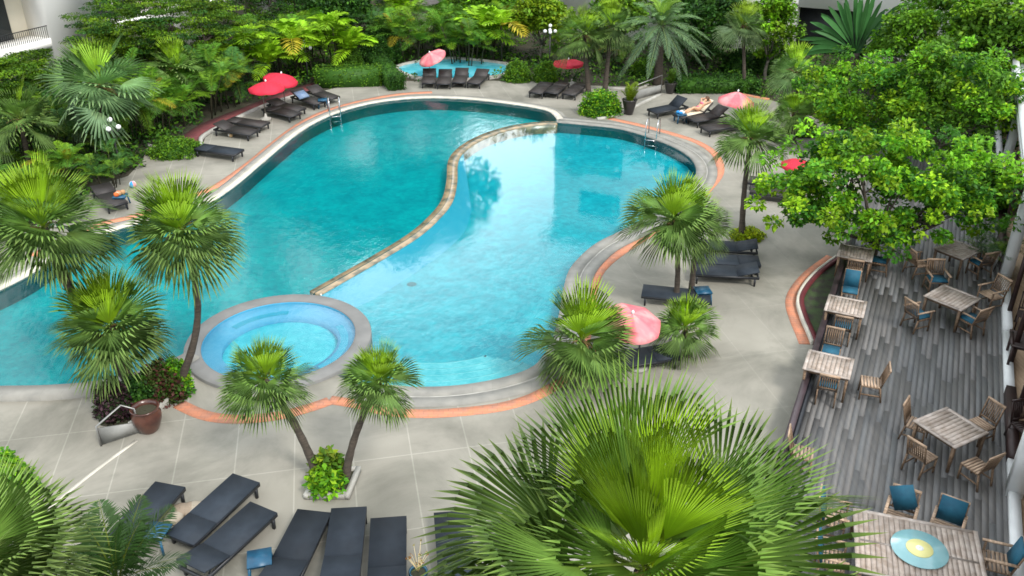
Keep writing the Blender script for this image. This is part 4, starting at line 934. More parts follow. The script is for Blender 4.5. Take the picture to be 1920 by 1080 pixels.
# near guard by the shrub bed
g0, g1 = P(190, 836), P(262, 812); o, c = ramp_guard([g0, g0 + Vector((0, 0, .55)), P(238, 806) + Vector((0, 0, .72)), g1 + Vector((0, 0, .70)), g1], 'bent metal rail with a grey panel left of the brown pot')
a = MB(); d0, d1 = g0 - c, g1 - c; a.add([tuple(d0 + Vector((0, 0, .02))), tuple(d1 + Vector((0, 0, .02))), tuple(d1 + Vector((0, 0, .30))), tuple(d0 + Vector((0, 0, .48)))] + [tuple(p + Vector((.02, .05, z_))) for p, z_ in ((d0, .02), (d1, .02), (d1, .30), (d0, .48))], [[0, 1, 2, 3], [7, 6, 5, 4], [0, 4, 5, 1], [3, 2, 6, 7], [0, 3, 7, 4], [1, 5, 6, 2]]); a.build('panel', M['panel'], o)
g0, g1 = P(1192, 187), P(1239, 175); o, c = ramp_guard([g0, g0 + Vector((0, 0, .75)), g1 + Vector((0, 0, .95)), g1], 'bent metal rail with a grey panel right of the black pot')
a = MB(); d1 = g1 - c; a.add([(0, 0, .02), (d1.x, d1.y, .02), (d1.x, d1.y, .45), (0, 0, .45), (0, .04, .02), (d1.x, d1.y + .04, .02), (d1.x, d1.y + .04, .45), (0, .04, .45)], [[0, 1, 2, 3], [7, 6, 5, 4], [0, 4, 5, 1], [3, 2, 6, 7]]); a.build('panel', M['panel'], o)
def lamp(px, py, globes, label, hz):
    b = P(px, py); o = empty('garden_lamp', b, label, 'lamp', 'white globe lamps in the planting'); a = MB(); a.tube([(0, 0, 0), (0, 0, hz)], .04, 8); a.build('post', M['iron'], o)
    for i in range(globes):
        an = i*6.283/max(1, globes-1) if i < globes-1 else 0; rr_ = .28 if i < globes-1 else 0; zz = hz - .05 if i < globes-1 else hz + .25
        g = MB(); g.lathe([(.10*math.sin(t_), .10 - .10*math.cos(t_)) for t_ in np.linspace(0.05, 3.1, 8)], (rr_*math.cos(an), rr_*math.sin(an), zz), 12, cap=False); g.build('globe', M['lamp'], o, smooth=True)
        if rr_: g = MB(); g.tube([(0, 0, zz - .25), (rr_*math.cos(an), rr_*math.sin(an), zz)], .015, 5); g.build('arm', M['iron'], o)
lamp(228, 325, 5, 'globe lamp with white balls among the dark left palms', 1.9)
lamp(578, 150, 4, 'globe lamp between the lime palms and the dome hedge', 1.7)
lamp(1030, 135, 5, 'globe lamp above the round bushes near the red parasol', 2.2)
lamp(1602, 215, 4, 'globe lamp showing through the yellow green tree', 2.1)
def ladder(px, py, dpx, label):
    b = P(px, py); d = (P(*dpx) - b).normalized(); s_ = Vector((-d.y, d.x, 0)); o = empty('pool_ladder', b, label, 'ladder', 'steel ladders on the pool edge')
    for k in (-.25, .25):
        pts = [s_*k - d*.55, s_*k - d*.52 + Vector((0, 0, .55)), s_*k - d*.35 + Vector((0, 0, .78)), s_*k + d*.05 + Vector((0, 0, .8)), s_*k + d*.22 + Vector((0, 0, .6)), s_*k + d*.24 + Vector((0, 0, -.5))]
        a = MB(); a.tube(pts, .025, 8); a.build('handrail', M['steel'], o, smooth=True)
    for z_ in (-.05, -.3): a = MB(); a.bar(s_*-.25 + d*.24 + Vector((0, 0, z_)), s_*.25 + d*.24 + Vector((0, 0, z_)), .08, .02); a.build('rung', M['steel'], o)
ladder(628, 214, (636, 240), 'steel pool ladder at the upper left edge of the main pool')
ladder(1222, 258, (1205, 285), 'steel pool ladder at the upper right edge of the shallow pool')
# ================================================================ LOUNGERS
def make_lounger(label, angle, sling, group):
    """origin on the ground under the centre, head towards +Y"""
    o = empty('sun_lounger', (0, 0, 0), label, 'sun lounger', group); fr = M['black_frame']
    Lh, wd_ = 1.0, .34; hy = .34; z = .32
    a = MB()
    for s in (-1, 1): a.bar((s*wd_, -Lh, z - .035), (s*wd_, Lh, z - .035), .045, .075)
    a.bar((-wd_ + .022, -Lh + .02, z - .035), (wd_ - .022, -Lh + .02, z - .035), .045, .075); a.bar((-wd_ + .022, Lh - .02, z - .035), (wd_ - .022, Lh - .02, z - .035), .045, .075); a.bar((-wd_ + .022, hy, z - .05), (wd_ - .022, hy, z - .05), .04, .04)
    a.build('frame', fr, o)
    a = MB(); a.box((0, (hy - Lh)/2, z + .012), (wd_*2 + .045, hy + Lh, .03)); a.build('seat', sling, o)
    ln = Lh - hy; an = R(angle); e = Vector((0, hy + .01 + math.cos(an)*ln, z + .012 + math.sin(an)*ln))
    a = MB(); a.bar((0, hy + .01, z + .012), e, wd_*2 + .045, .035); bk = a.build('backrest', sling, o)
    if angle > 8:
        for s in (-1, 1): a = MB(); m_ = Vector((s*.27, hy + math.cos(an)*ln*.6, z + math.sin(an)*ln*.6)); a.bar(m_, (s*.27, hy + ln*.75, z - .05), .025); a.build('strut', fr, bk)
    for x_ in (-1, 1):
        for y_ in (-1, 1): a = MB(); a.box((x_*(wd_ - .01), y_*(Lh - .12), (z - .07)/2), (.06, .06, z - .07), tap=.85); a.build('leg', fr, o)
    return o
LP = {}
def lounger(foot, head, label, angle=0, sling='charcoal', group='sun loungers round the pool', z=0):
    """foot, head: pixels of the mid points of the two ends at seat height"""
    f, h = P(*foot, .33 + z), P(*head, .33 + z); c = (f + h)/2; d = h - f
    key = (angle, sling)
    if key in LP: o = copy_tree(LP[key], label, group)
    else: o = LP[key] = make_lounger(label, angle, M[sling], group)
    o.location = (c.x, c.y, z); o.rotation_euler = (0, 0, math.atan2(d.y, d.x) - math.pi/2); return o
GF = 'sun loungers along the near terrace'
lounger((305, 925), (225, 1015), 'near lounger half hidden by the dark cycad fronds', 0, group=GF)
lounger((451, 907), (350, 1000), 'flat near lounger with its long side to the beige bundle', 0, group=GF)
lounger((472, 972), (385, 1050), 'near lounger with raised end beside the left of two blue tables', 14, group=GF)
lounger((577, 984), (535, 1068), 'near lounger directly right of the small blue table', 12, group=GF)
lounger((652, 972), (640, 1068), 'near lounger with its far end closest to the square planter', 10, group=GF)
lounger((728, 990), (725, 1090), 'near lounger left of the turquoise pot', 5, group=GF)
lounger((848, 976), (858, 1080), 'near lounger partly covered by the big foreground palm', 0, group=GF)
GR = 'sun loungers on the right terrace'
lounger((1214, 545), (1322, 556), 'lounger behind the palm trunk with the blue side table at its head', 0, group=GR)
lounger((1308, 505), (1412, 510), 'front lounger of the three on the right terrace', 16, group=GR)
lounger((1318, 485), (1410, 489), 'middle lounger of the three on the right terrace', 0, group=GR)
lounger((1318, 458), (1405, 464), 'back lounger of the three, nearest the yellow green ground cover', 14, group=GR)
lounger((1422, 338), (1485, 345), 'lounger half hidden under the deck tree, upper one', 0, 'brown_sling', GR)
lounger((1426, 356), (1490, 363), 'lounger half hidden under the deck tree, lower one', 0, 'brown_sling', GR)
GB = 'sun loungers on the far terrace'
lounger((1222, 208), (1282, 196), 'far lounger with a raised back left of the sunbather', 38, group=GB)
lounger((1268, 218), (1332, 204), 'far lounger carrying the sunbather in pink', 38, 'brown_sling', GB)
lounger((1297, 224), (1357, 212), 'empty far lounger just right of the sunbather', 32, 'brown_sling', GB)
lounger((1322, 240), (1385, 230), 'rightmost far lounger, partly behind the fan palm', 0, 'brown_sling', GB)
for i, (f_, h_, lb) in enumerate((((803, 158), (806, 134), 'leftmost'), ((831, 159), (836, 136), 'second from left'), ((859, 157), (868, 133), 'second from right'), ((885, 157), (908, 136), 'rightmost'))):
    lounger(f_, h_, lb + ' of four dark loungers in front of the paddling pool', 22, 'brown_sling', 'four loungers before the paddling pool')
for f_, h_, lb in (((1003, 174), (1026, 154), 'leftmost'), ((1032, 174), (1057, 154), 'middle'), ((1063, 178), (1092, 156), 'rightmost')):
    lounger(f_, h_, lb + ' of three dark loungers by the red parasol on the far terrace', 0, 'brown_sling', 'three loungers by the red parasol')
GL = 'sun loungers along the left terrace'
lounger((628, 184), (583, 168), 'uppermost lounger of the left row, above the one with a towel', 20, 'brown_sling', GL)
ltw = lounger((600, 192), (556, 178), 'left row lounger with a blue towel over its raised back', 26, 'brown_sling', GL)
lounger((566, 206), (508, 192), 'dark lounger right of the red parasol pole, upper one', 14, 'brown_sling', GL)
lounger((556, 215), (500, 201), 'dark lounger right of the red parasol pole, lower one', 0, 'brown_sling', GL)
lounger((492, 232), (436, 224), 'left row lounger above the one with toys beneath', 0, 'brown_sling', GL)
lounger((472, 247), (414, 238), 'left row lounger with small toys beneath it', 20, 'brown_sling', GL)
lounger((440, 284), (382, 276), 'single flat lounger near the low rounded hedge', 0, group=GL)
lounger((222, 384), (188, 352), 'lounger with children\'s things beside it, left of the palm crown', 14, 'brown_sling', GL)
# towel on lounger
def on(px, py, z): return P(px, py, z)
tw = MB(); tw.box((0, 0, .012), (.6, .5, .024)); tw.box((0, -.24, -.03), (.6, .03, .1)); o = tw.build('towel', mat('blue_towel', (.10, .17, .30), .9, (.2, .27, .38), scale=3, bump=.4)); tag(o, 'blue towel draped over the raised back of a far left lounger', 'towel'); o.location = on(565, 177, .60); o.rotation_euler = (R(24), 0, math.atan2(*((P(556, 178, .33) - P(600, 192, .33)).to_2d().yx)) - math.pi/2)
# side tables
def side_table(px, py, label, rz=.3, z=0):
    b = P(px, py, .42 + z); o = empty('side_table', (b.x, b.y, z), label, 'side table', 'small blue plastic side tables', rz)
    a = MB(); a.box((0, 0, .40), (.46, .46, .035)); a.box((0, 0, .365), (.42, .42, .04)); a.build('table_top', M['blue_plastic'], o)
    for x_ in (-1, 1):
        for y_ in (-1, 1): a = MB(); a.bar((x_*.19, y_*.19, .36), (x_*.225, y_*.225, 0), .045); a.build('leg', M['blue_plastic'], o)
side_table(292, 994, 'blue side table by the dark cycad fronds', -.2); side_table(486, 1045, 'blue side table between the third and fourth near loungers', .25)
side_table(1318, 543, 'blue side table behind the palm trunk on the right terrace', .1)
side_table(1277, 213, 'side table with a blue and white bundle beside the sunbather', .2); side_table(605, 186, 'low side table between the upper left loungers', .2); side_table(225, 366, 'side table carrying small orange things at the left', .1)
# small things
def blob(px, py, z, dims, label, name, catg, cols, seed):
    r = random.Random(seed); a = MB(); n = 5
    for i in range(n):
        c_ = cols[i % len(cols)]; x_, y_ = r.uniform(-.5, .5)*dims[0]*.7, r.uniform(-.5, .5)*dims[1]*.7
        a.lathe([(dims[0]*.32*math.sin(t_)*(1 + .15*math.sin(3*t_)), dims[2]*.5*(1 - math.cos(t_))) for t_ in np.linspace(.05, 3.1, 7)], (x_, y_, 0), 9, cap=False, col=c_)
    o = a.build(name, M['cloth'], smooth=True); o.location = P(px, py, z); o.rotation_euler = (0, 0, r.uniform(0, 6)); tag(o, label, catg); return o
M['cloth'] = mat('cloth', (1, 1, 1), .85, (.85, .85, .85), scale=6, attr=True, bump=.3)
blob(1277, 213, .418, (.36, .3, .12), 'blue and white cloth bundle on the table by the sunbather', 'cloth_bundle', 'cloth bundle', [(.7, .7, .75), (.02, .25, .6), (.7, .4, .4)], 1)
blob(225, 366, .418, (.34, .3, .16), 'orange and tan bundle on the side table at the left', 'cloth_bundle', 'cloth bundle', [(.65, .14, .03), (.45, .25, .12), (.6, .5, .4)], 2)
blob(434, 256, .0, (.3, .22, .16), 'orange and white toys on the paving under a left lounger', 'beach_toys', 'toys', [(.7, .28, .08), (.75, .75, .7), (.6, .4, .2)], 3)
blob(350, 968, .0, (.75, .5, .16), 'crumpled beige bundle on the paving behind the flat lounger', 'beige_bundle', 'cloth bundle', [(.36, .31, .24), (.28, .22, .16), (.42, .38, .32)], 4)
a = MB()
for k, c_ in enumerate([(.7, .75, .8), (.03, .3, .65), (.7, .05, .15), (.7, .75, .8), (.03, .3, .65), (.7, .3, .3)]):
    t0, t1 = k*math.pi/3, (k+1)*math.pi/3
    for i in range(6):
        p0, p1 = math.pi*i/6, math.pi*(i+1)/6
        S = lambda t, p: (.14*math.sin(p)*math.cos(t), .14*math.sin(p)*math.sin(t), .14 - .14*math.cos(p))
        for h_ in range(3):
            ta, tb_ = t0 + (t1-t0)*h_/3, t0 + (t1-t0)*(h_+1)/3; a.add([S(ta, p0), S(tb_, p0), S(tb_, p1), S(ta, p1)], [[0, 1, 2, 3]], 0, c_)
o = a.build('beach_ball', M['cloth'], smooth=True); o.location = P(250, 352, .0) ; tag(o, 'blue, white and pink beach ball by the left lounger', 'ball')
# ================================================================ PARASOLS
def parasol(base, top, rpx, label, m, tilt=(0, 0), n=8, drop=.22, stripes=False, tz=None):
    b = P(*base); t = PY(top[0], top[1], b.y); Rr = rpx*depth(t)/F; o = empty('parasol', b, label, 'parasol', 'parasols round the pool'); t = t - b
    a = MB(); a.lathe([(.26, 0), (.25, .07), (.08, .12), (.035, .3)], n=16); a.build('base', M['kerb'], o)
    a = MB(); a.tube([(0, 0, .1), (0, 0, t.z*.6), (t.x, 0, t.z)], .024, 8); a.build('pole', M['bark_pale'] if not stripes else M['steel'], o, smooth=True)
    cn = MB(); rd = Rr*drop*1.6; k = 5; q = 4
    vs = []; col = []
    for i in range(k+1):
        for j in range(n*q):
            an = 2*math.pi*j/(n*q); ph = (j % q)/q; sag = math.sin(math.pi*ph)
            f = i/k; rr_ = Rr*f*(1 - .055*sag*f); z_ = -rd*(f**1.35) - .05*sag*f*(1 if i < k else .3)*Rr
            vs.append((rr_*math.cos(an), rr_*math.sin(an), z_))
            c_ = (1, 1, 1) if not stripes else ((1, 1, 1) if (j // q) % 2 else (1.06, 1.6, 1.45)); col.append(c_)
    fs = [[i*n*q+j, i*n*q+(j+1) % (n*q), (i+1)*n*q+(j+1) % (n*q), (i+1)*n*q+j] for i in range(k) for j in range(n*q)]
    # hanging valance
    s0 = len(vs)
    for j in range(n*q):
        x_, y_, z_ = vs[k*n*q + j]; vs.append((x_*1.0, y_*1.0, z_ - .10 - .03*math.sin(math.pi*(j % q)/q))); col.append(col[k*n*q+j])
    fs += [[k*n*q+j, k*n*q+(j+1) % (n*q), s0+(j+1) % (n*q), s0+j] for j in range(n*q)]
    cn.add(vs, fs, 0, np.array(col)); c = cn.build('canopy', M[m], o, smooth=True, loc=(t.x, 0, t.z)); c.rotation_euler = (tilt[0], tilt[1], .2)
    f_ = MB(); f_.lathe([(.03, 0), (.05, .05), (.02, .1), (.001, .12)], n=10, cap=False); f_.build('finial', M['white'], c)
    for j in range(n):
        an = 2*math.pi*j/n; rb_ = MB(); rb_.bar((0, 0, -.05), (Rr*.96*math.cos(an), Rr*.96*math.sin(an), -rd - .03), .015); rb_.build('rib', M['bark_pale'], c)
    return o
parasol((499, 224), (498, 153), 34, 'red parasol with a low brown pole base, front one of two at left', 'red', (0, 0))
parasol((536, 204), (527, 138), 32, 'red parasol tilted behind its neighbour at left', 'red', (.10, .20))
parasol((806, 150), (806, 99), 27, 'pink parasol tilted sideways beside the paddling pool', 'pink', (.15, -.42), stripes=True)
parasol((1072, 158), (1066, 112), 29, 'red parasol half hidden by the pale trunked fan palm', 'red', (0, 0), drop=.12)
parasol((1390, 238), (1384, 172), 35, 'faded pink striped parasol above the far right loungers', 'pink', (0, .1), stripes=True, drop=.32)
parasol((1492, 345), (1496, 298), 30, 'red parasol showing beside the deck tree crown', 'red', (0, 0))
parasol((1196, 690), (1186, 588), 60, 'faded pink parasol seen from above between two palms', 'pink', (.14, .08), stripes=True, drop=.2)
lounger((1150, 676), (1248, 660), 'dark lounger in the shade of the faded near parasol', 0, group=GR)
# ================================================================ SUNBATHER
def person():
    f, h = P(1268, 218, .33), P(1332, 204, .33); c = (f+h)/2; d = (h-f).normalized(); yaw = math.atan2(d.y, d.x) - math.pi/2
    o = empty('person', (c.x, c.y, .36), 'woman in a pink bikini lying on a lounger with arms behind her head', 'person', rz=yaw)
    an = R(38); hy = .34; B = lambda s_, x_, up: (x_, hy + math.cos(an)*s_ - math.sin(an)*up, math.sin(an)*s_ + math.cos(an)*up)
    J = {'pelvis': (0, .26, .12), 'waist': B(.10, 0, .13), 'chest': B(.30, 0, .13), 'neck': B(.47, 0, .13), 'headb': B(.53, 0, .13), 'head': B(.66, 0, .14),
         'shL': B(.42, .15, .11), 'elL': B(.60, .33, .10), 'haL': B(.70, .12, .06), 'shR': B(.42, -.15, .11), 'elR': B(.60, -.33, .10), 'haR': B(.70, -.12, .06),
         'hiL': (.09, .24, .11), 'knL': (.10, -.14, .26), 'anL': (.09, -.50, .08), 'toL': (.10, -.64, .12), 'hiR': (-.09, .24, .11), 'knR': (-.09, -.20, .13), 'anR': (-.08, -.60, .06), 'toR': (-.10, -.66, .17)}
    rad = {'pelvis': .12, 'waist': .10, 'chest': .125, 'neck': .05, 'headb': .06, 'head': .10, 'shL': .055, 'elL': .038, 'haL': .03, 'shR': .055, 'elR': .038, 'haR': .03, 'hiL': .095, 'knL': .058, 'anL': .036, 'toL': .028, 'hiR': .095, 'knR': .058, 'anR': .036, 'toR': .028}
    E = [('pelvis', 'waist'), ('waist', 'chest'), ('chest', 'neck'), ('neck', 'headb'), ('headb', 'head'), ('chest', 'shL'), ('shL', 'elL'), ('elL', 'haL'), ('chest', 'shR'), ('shR', 'elR'), ('elR', 'haR'), ('pelvis', 'hiL'), ('hiL', 'knL'), ('knL', 'anL'), ('anL', 'toL'), ('pelvis', 'hiR'), ('hiR', 'knR'), ('knR', 'anR'), ('anR', 'toR')]
    ks = list(J); me = bpy.data.meshes.new('body'); me.from_pydata([J[k] for k in ks], [(ks.index(x), ks.index(y)) for x, y in E], [])
    b = bpy.data.objects.new('body', me); scene.collection.objects.link(b); b.parent = o
    sk = b.modifiers.new('skin', 'SKIN'); ss = b.modifiers.new('sub', 'SUBSURF'); ss.levels = ss.render_levels = 2; sk.use_smooth_shade = True
    for i, k in enumerate(ks): me.skin_vertices[0].data[i].radius = (rad[k], rad[k]); me.skin_vertices[0].data[i].use_root = (k == 'pelvis')
    me.materials.append(mat('skin', (.62, .36, .22), .5, (.55, .30, .18), scale=5))
    pk = mat('pink_bikini', (.75, .16, .24), .7)
    def wrap(name, a_, b_, ra, rb_, fl_=1.0):
        t_ = MB(); t_.tube([a_, tuple((np.array(a_) + np.array(b_))/2), b_], [ra*.9, (ra+rb_)/2*1.05, rb_*.9], 14); t_.build(name, pk, o, smooth=True)
    wrap('bikini_top', B(.27, 0, .135), B(.37, 0, .135), .13, .12); wrap('bikini_bottom', (0, .20, .12), (0, .34, .125), .135, .115)
    hr_m = mat('hair', (.10, .045, .02), .6); t_ = MB(); hc = B(.70, 0, .12); t_.lathe([(.115*math.sin(q), .115*(1-math.cos(q))) for q in np.linspace(.05, 2.2, 7)], (0, 0, 0), 12, cap=False)
    hh = t_.build('hair', hr_m, o, smooth=True); hh.location = B(.80, 0, .12); hh.rotation_euler = (an + math.pi/2, 0, 0); hh.rotation_euler = (R(38+90), 0, 0)
    for s_, tip in ((1, 'haL'), (-1, 'haR')):
        m_ = bpy.data.meshes.new('hand'); vs = [J[tip]]; es = []
        for q in range(5):
            bse = Vector(J[tip]); dx = (q - 2)*.018; vs.append(tuple(bse + Vector((-s_*.05, .01 + dx, .01)))); vs.append(tuple(bse + Vector((-s_*(.085 + .01*(2 - abs(q-2))), .01 + dx*1.3, 0)))); es += [(0, 1+2*q), (1+2*q, 2+2*q)]
        m_.from_pydata(vs, es, []); hd = bpy.data.objects.new('hand', m_); scene.collection.objects.link(hd); hd.parent = o
        hd.modifiers.new('skin', 'SKIN'); su = hd.modifiers.new('sub', 'SUBSURF'); su.render_levels = su.levels = 1
        for i in range(len(vs)): m_.skin_vertices[0].data[i].radius = (.022, .016) if i == 0 else (.009, .009)
        m_.skin_vertices[0].data[0].use_root = True; m_.materials.append(me.materials[0])
    for x_ in (-.035, .035): t_ = MB(); e_ = B(.655, x_, .235); t_.lathe([(.011*math.sin(q), .011 - .011*math.cos(q)) for q in np.linspace(.05, 3.1, 6)], e_, 8, cap=False); t_.build('eye', M['black_frame'], o)
    t_ = MB(); t_.bar(B(.62, 0, .235), B(.66, 0, .245), .02, .03); t_.build('nose', me.materials[0], o)
    t_ = MB(); t_.bar(B(.59, -.025, .225), B(.59, .025, .225), .012, .012); t_.build('mouth', pk, o)
    tw_ = MB(); tw_.box((0, -.2, -.018), (.60, 1.05, .02)); k_ = tw_.build('towel', mat('cream_towel', (.75, .66, .5), .9)); tag(k_, 'cream towel spread under the woman in the pink bikini', 'towel')
    k_.location = (c.x, c.y, .372); k_.rotation_euler = (0, 0, yaw)
    a_ = MB(); a_.bar(B(0.02, 0, .0), B(.74, 0, .0), .6, .02)
    k2 = a_.build('towel', k_.data.materials[0]); tag(k2, 'cream towel over the raised back behind the woman in pink', 'towel'); k2.location = (c.x, c.y, .385); k2.rotation_euler = (0, 0, yaw)
person()
# ================================================================ DECK FURNITURE
def make_table(label, sx, sy, h=.74, planks=9, legs=.07, cross=False, group='wooden dining tables on the deck'):
    o = empty('dining_table', (0, 0, 0), label, 'dining table', group); r = random.Random(int(sx*100)); a = MB()
    bd = .085
    for s in (-1, 1):
        a.box((0, s*(sy/2 - bd/2), h - .015), (sx, bd - .002, .03), col=(1.06,)*3); a.box((s*(sx/2 - bd/2), 0, h - .0155), (bd, sy - 2*bd, .03), col=(.98,)*3)
    w_ = (sy - 2*bd)/planks
    for i in range(planks): g = r.uniform(.8, 1.15); a.box((0, -sy/2 + bd + (i+.5)*w_, h - .017), (sx - 2*bd - .004, w_ - .008, .026), col=(g, g*.97, g*.94))
    if cross: a.box((0, 0, h - .012), (.05, sy - 2*bd, .028), col=(.7,)*3)
    a.build('table_top', M['table_wood'], o)
    a = MB()
    for s in (-1, 1): a.box((0, s*(sy/2 - .09), h - .075), (sx - .16, .025, .09)); a.box((s*(sx/2 - .09), 0, h - .075), (.025, sy - .22, .09))
    a.build('apron', M['teak'], o)
    for x_ in (-1, 1):
        for y_ in (-1, 1): a = MB(); a.box((x_*(sx/2 - .07), y_*(sy/2 - .07), (h - .03)/2), (legs, legs, h - .03), tap=.75); a.build('leg', M['teak'], o)
    return o
TP = {}
def table(px, py, label, sx, sy, rz, **kw):
    key = (sx, sy, kw.get('cross'));
    o = copy_tree(TP[key], label) if key in TP else TP.setdefault(key, make_table(label, sx, sy, **kw))
    b = P(px, py, DZ + .74); o.location = (b.x, b.y, DZ + .001); o.rotation_euler = (0, 0, rz); o['label'] = label; return o
table(1554, 682, 'pale square table by the rail, nearest of the three along it', 1.0, 1.12, -UA + R(90))
table(1586, 573, 'square table by the rail, middle one of the three along it', 1.0, 1.04, -UA + R(90))
table(1605, 473, 'square table by the rail half under the tree, farthest of the three', 1.0, 1.04, -UA + R(90))
table(1786, 557, 'brownish table between three blue cushioned armchairs', 1.12, 1.12, R(38))
table(1797, 467, 'grey table under the right side of the deck tree', 1.12, 1.0, R(35))
table(1783, 800, 'square table turned cornerwise with four bare wooden chairs', 1.12, 1.12, R(28))
table(1808, 338, 'far deck table beside the white column', 1.1, 1.0, R(30))
table(1722, 1033, 'large pale slatted table with the glass turntable in the near corner', 1.75, 2.25, -UA + R(98), planks=22, legs=.09, cross=True)
# glass turntable
b = P(1724, 1029, DZ + .78); o = empty('turntable', (b.x, b.y, DZ + .742), 'round turquoise glass turntable with a yellow centre on the large table', 'turntable')
a = MB(); a.lathe([(.01, .03), (.50, .03), (.505, .038), (.50, .046), (.01, .046)], n=40, cap=False); a.build('glass_disc', mat('aqua_glass', (.19, .38, .40), .12, (.24, .43, .45), scale=4, coat=.5), o)
a = MB(); a.lathe([(.01, .048), (.24, .048), (.235, .058), (.01, .058)], n=32, cap=False); a.build('yellow_centre', mat('yellow_disc', (.66, .62, .26), .4, (.66, .62, .25), scale=6), o)
a = MB(); a.lathe([(.08, .0), (.09, .03), (.02, .03)], n=20, cap=False); a.lathe([(.07, .059), (.065, .066), (.01, .066)], n=16, cap=False); a.build('hub', M['white'], o)
def make_chair(label, arms, seatc, backc, skew=0):
    """origin on the floor under the seat centre, sitter faces +Y"""
    o = empty('armchair' if arms else 'dining_chair', (0, 0, 0), label, 'armchair' if arms else 'chair', 'wooden chairs on the deck'); T = M['teak']
    w_ = .27 if arms else .235; zs_ = .44; pale = (2.1, 2.3, 2.6) if not (seatc) else (1.3, 1.25, 1.2)
    a = MB()
    for i in range(6): a.box((0, -.185 + i*.075, zs_ - .012), (w_*2, .055, .022), col=pale)
    for s in (-1, 1): a.box((s*(w_ - .012), 0, zs_ - .035), (.024, .44, .024), col=(1.2,)*3)
    a.build('seat', T, o)
    bk = MB(); top = (0, -.36, .93); z0_ = zs_ + .06
    for s in (-1, 1): bk.bar((s*(w_ - .02), -.23, zs_ - .02), (s*(w_ - .02), -.36, .93), .035, .03)
    bk.bar((-w_, -.365, .93), (w_, -.365, .93), .035, .06, col=(2.2, 2.4, 2.7)); bk.bar((-w_ + .03, -.245, .50), (w_ - .03, -.245, .50), .025, .04)
    for i in range(7): x_ = (i - 3)*(w_*2 - .12)/7; bk.bar((x_, -.25, .51), (x_, -.358, .91), .028, .012, up=(0, 1, 0))
    bk.build('backrest', T, o)
    for s in (-1, 1):
        a = MB(); a.box((s*(w_ - .02), .20, (zs_ if not arms else .64)/2 - .005), (.04, .04, (zs_ if not arms else .64) - .012), tap=.85); a.build('leg', T, o)
        a = MB(); a.bar((s*(w_ - .02), -.30, 0.01), (s*(w_ - .02), -.225, zs_ - .02), .035, .04); a.build('leg', T, o)
        a = MB(); a.bar((s*(w_ - .02), -.27, .17), (s*(w_ - .02), .19, .17), .022, .035); a.build('stretcher', T, o)
        if arms: a = MB(); a.bar((s*(w_ - .0), -.31, .66), (s*(w_ + .0), .27, .65), .06, .025, col=(2.1, 2.3, 2.6)); a.build('armrest', T, o)
    if seatc: a = MB(); a.box((0, 0.0, zs_ + .025), (w_*2 - .05, .44, .045)); a.build('seat_cushion', M['cushion'], o)
    if backc:
        a = MB(); m_ = Vector((0, -.27, .72)); d = Vector((0, -.13, .49)).normalized()
        a.bar(m_ - d*.25, m_ + d*.25, w_*2 - (.06 if not skew else .10), .05, up=(0, 1, 0)); c = a.build('back_cushion', M['cushion'], o)
        if skew:
            c.data.transform(Matrix.Translation(-m_)); ax = d.cross(Vector((1, 0, 0))); c.data.transform(Matrix.Rotation(skew, 4, ax)); c.data.transform(Matrix.Translation(m_ + Vector((.02, .0, .04))))
    return o
CPR = {}
def chair(px, py, tx, ty, label, arms=False, seatc=False, backc=False, skew=0):
    """px,py: seat centre; tx,ty: a pixel the sitter faces, at seat height"""
    key = (arms, seatc, backc, skew)
    o = copy_tree(CPR[key], label) if key in CPR else CPR.setdefault(key, make_chair(label, arms, seatc, backc, skew)); o['label'] = label
    b, t = P(px, py, DZ + .44), P(tx, ty, DZ + .44); o.location = (b.x, b.y, DZ + .001); o.rotation_euler = (0, 0, math.atan2(t.y - b.y, t.x - b.x) - math.pi/2); return o
chair(1552, 722, 1560, 660, 'chair with its back to the camera pushed under the nearest rail table', seatc=True)
chair(1632, 715, 1570, 705, 'bare chair side on at the right of the nearest rail table')
chair(1558, 658, 1545, 710, 'chair behind the nearest rail table facing the camera', seatc=True)
chair(1580, 612, 1590, 560, 'blue seated chair under the near side of the middle rail table', seatc=True)
chair(1594, 545, 1588, 600, 'chair with blue back cushion behind the middle rail table', backc=True, seatc=True)
chair(1602, 506, 1610, 460, 'chair with brown back below the farthest rail table', seatc=False)
chair(1648, 488, 1600, 480, 'chair in shade right of the farthest rail table', seatc=True)
chair(1722, 590, 1790, 575, 'armchair at the left of the brownish table', arms=True, seatc=True)
chair(1822, 598, 1770, 570, 'armchair at the near right of the brownish table', arms=True, seatc=True)
chair(1858, 552, 1790, 565, 'dark slatted armchair between the brownish table and the wall', arms=True)
chair(1757, 524, 1785, 560, 'armchair behind the brownish table under the tree', arms=True, seatc=True)
chair(1722, 492, 1780, 485, 'dark armchair left of the grey table under the tree', arms=True)
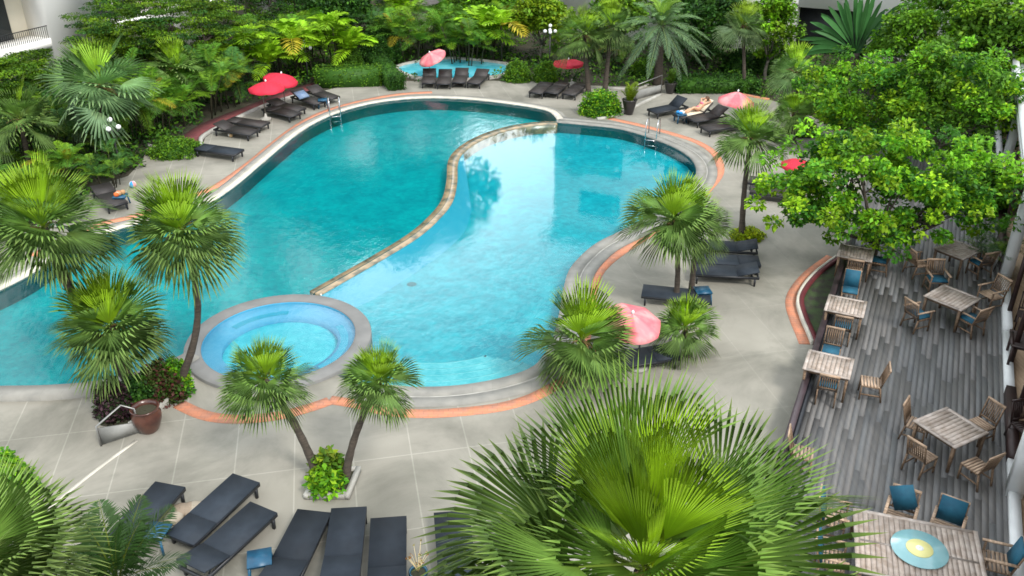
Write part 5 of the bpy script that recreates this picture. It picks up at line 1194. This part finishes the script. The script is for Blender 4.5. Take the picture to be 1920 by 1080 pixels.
chair(1838, 492, 1800, 470, 'armchair right of the grey table under the tree', arms=True, seatc=True)
chair(1722, 795, 1770, 812, 'bare chair at the far left corner of the cornerwise table')
chair(1838, 795, 1790, 812, 'bare chair at the far right corner of the cornerwise table')
chair(1730, 852, 1785, 822, 'bare chair at the near left corner of the cornerwise table')
chair(1832, 872, 1780, 836, 'bare chair with slatted seat at the near right of the cornerwise table')
chair(1506, 848, 1570, 862, 'bare pale seated chair standing against the rail')
chair(1686, 972, 1672, 1020, 'armchair with a blue cushion twisted on its back behind the large table', arms=True, backc=True, skew=.42)
chair(1774, 992, 1758, 1040, 'armchair with a squarely placed blue back cushion behind the large table', arms=True, backc=True)
chair(1566, 970, 1640, 990, 'armchair with blue back cushion left of the large table', arms=True, backc=True)
chair(1562, 1048, 1640, 1068, 'armchair partly hidden by the big palm left of the large table', arms=True, backc=True)
chair(1868, 1052, 1800, 1035, 'armchair with blue back cushion right of the large table', arms=True, backc=True)
chair(1842, 335, 1800, 345, 'blue cushioned chair at the far deck table', backc=True, seatc=True)
# furniture inside the restaurant
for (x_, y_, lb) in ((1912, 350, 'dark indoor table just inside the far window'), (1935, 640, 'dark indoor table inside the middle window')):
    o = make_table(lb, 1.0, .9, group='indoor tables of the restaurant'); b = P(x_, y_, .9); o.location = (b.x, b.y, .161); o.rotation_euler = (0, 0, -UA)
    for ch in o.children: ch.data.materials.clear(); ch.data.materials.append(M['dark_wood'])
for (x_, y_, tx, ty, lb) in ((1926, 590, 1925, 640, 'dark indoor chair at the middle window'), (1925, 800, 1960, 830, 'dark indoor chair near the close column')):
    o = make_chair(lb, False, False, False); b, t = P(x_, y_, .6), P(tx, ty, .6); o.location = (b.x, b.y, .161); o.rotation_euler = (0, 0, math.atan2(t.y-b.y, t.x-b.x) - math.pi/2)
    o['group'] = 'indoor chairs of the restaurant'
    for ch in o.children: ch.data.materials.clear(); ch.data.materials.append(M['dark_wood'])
print('faces', sum(len(o.data.polygons) for o in scene.objects if o.type == 'MESH'), 'objs', len(scene.objects))
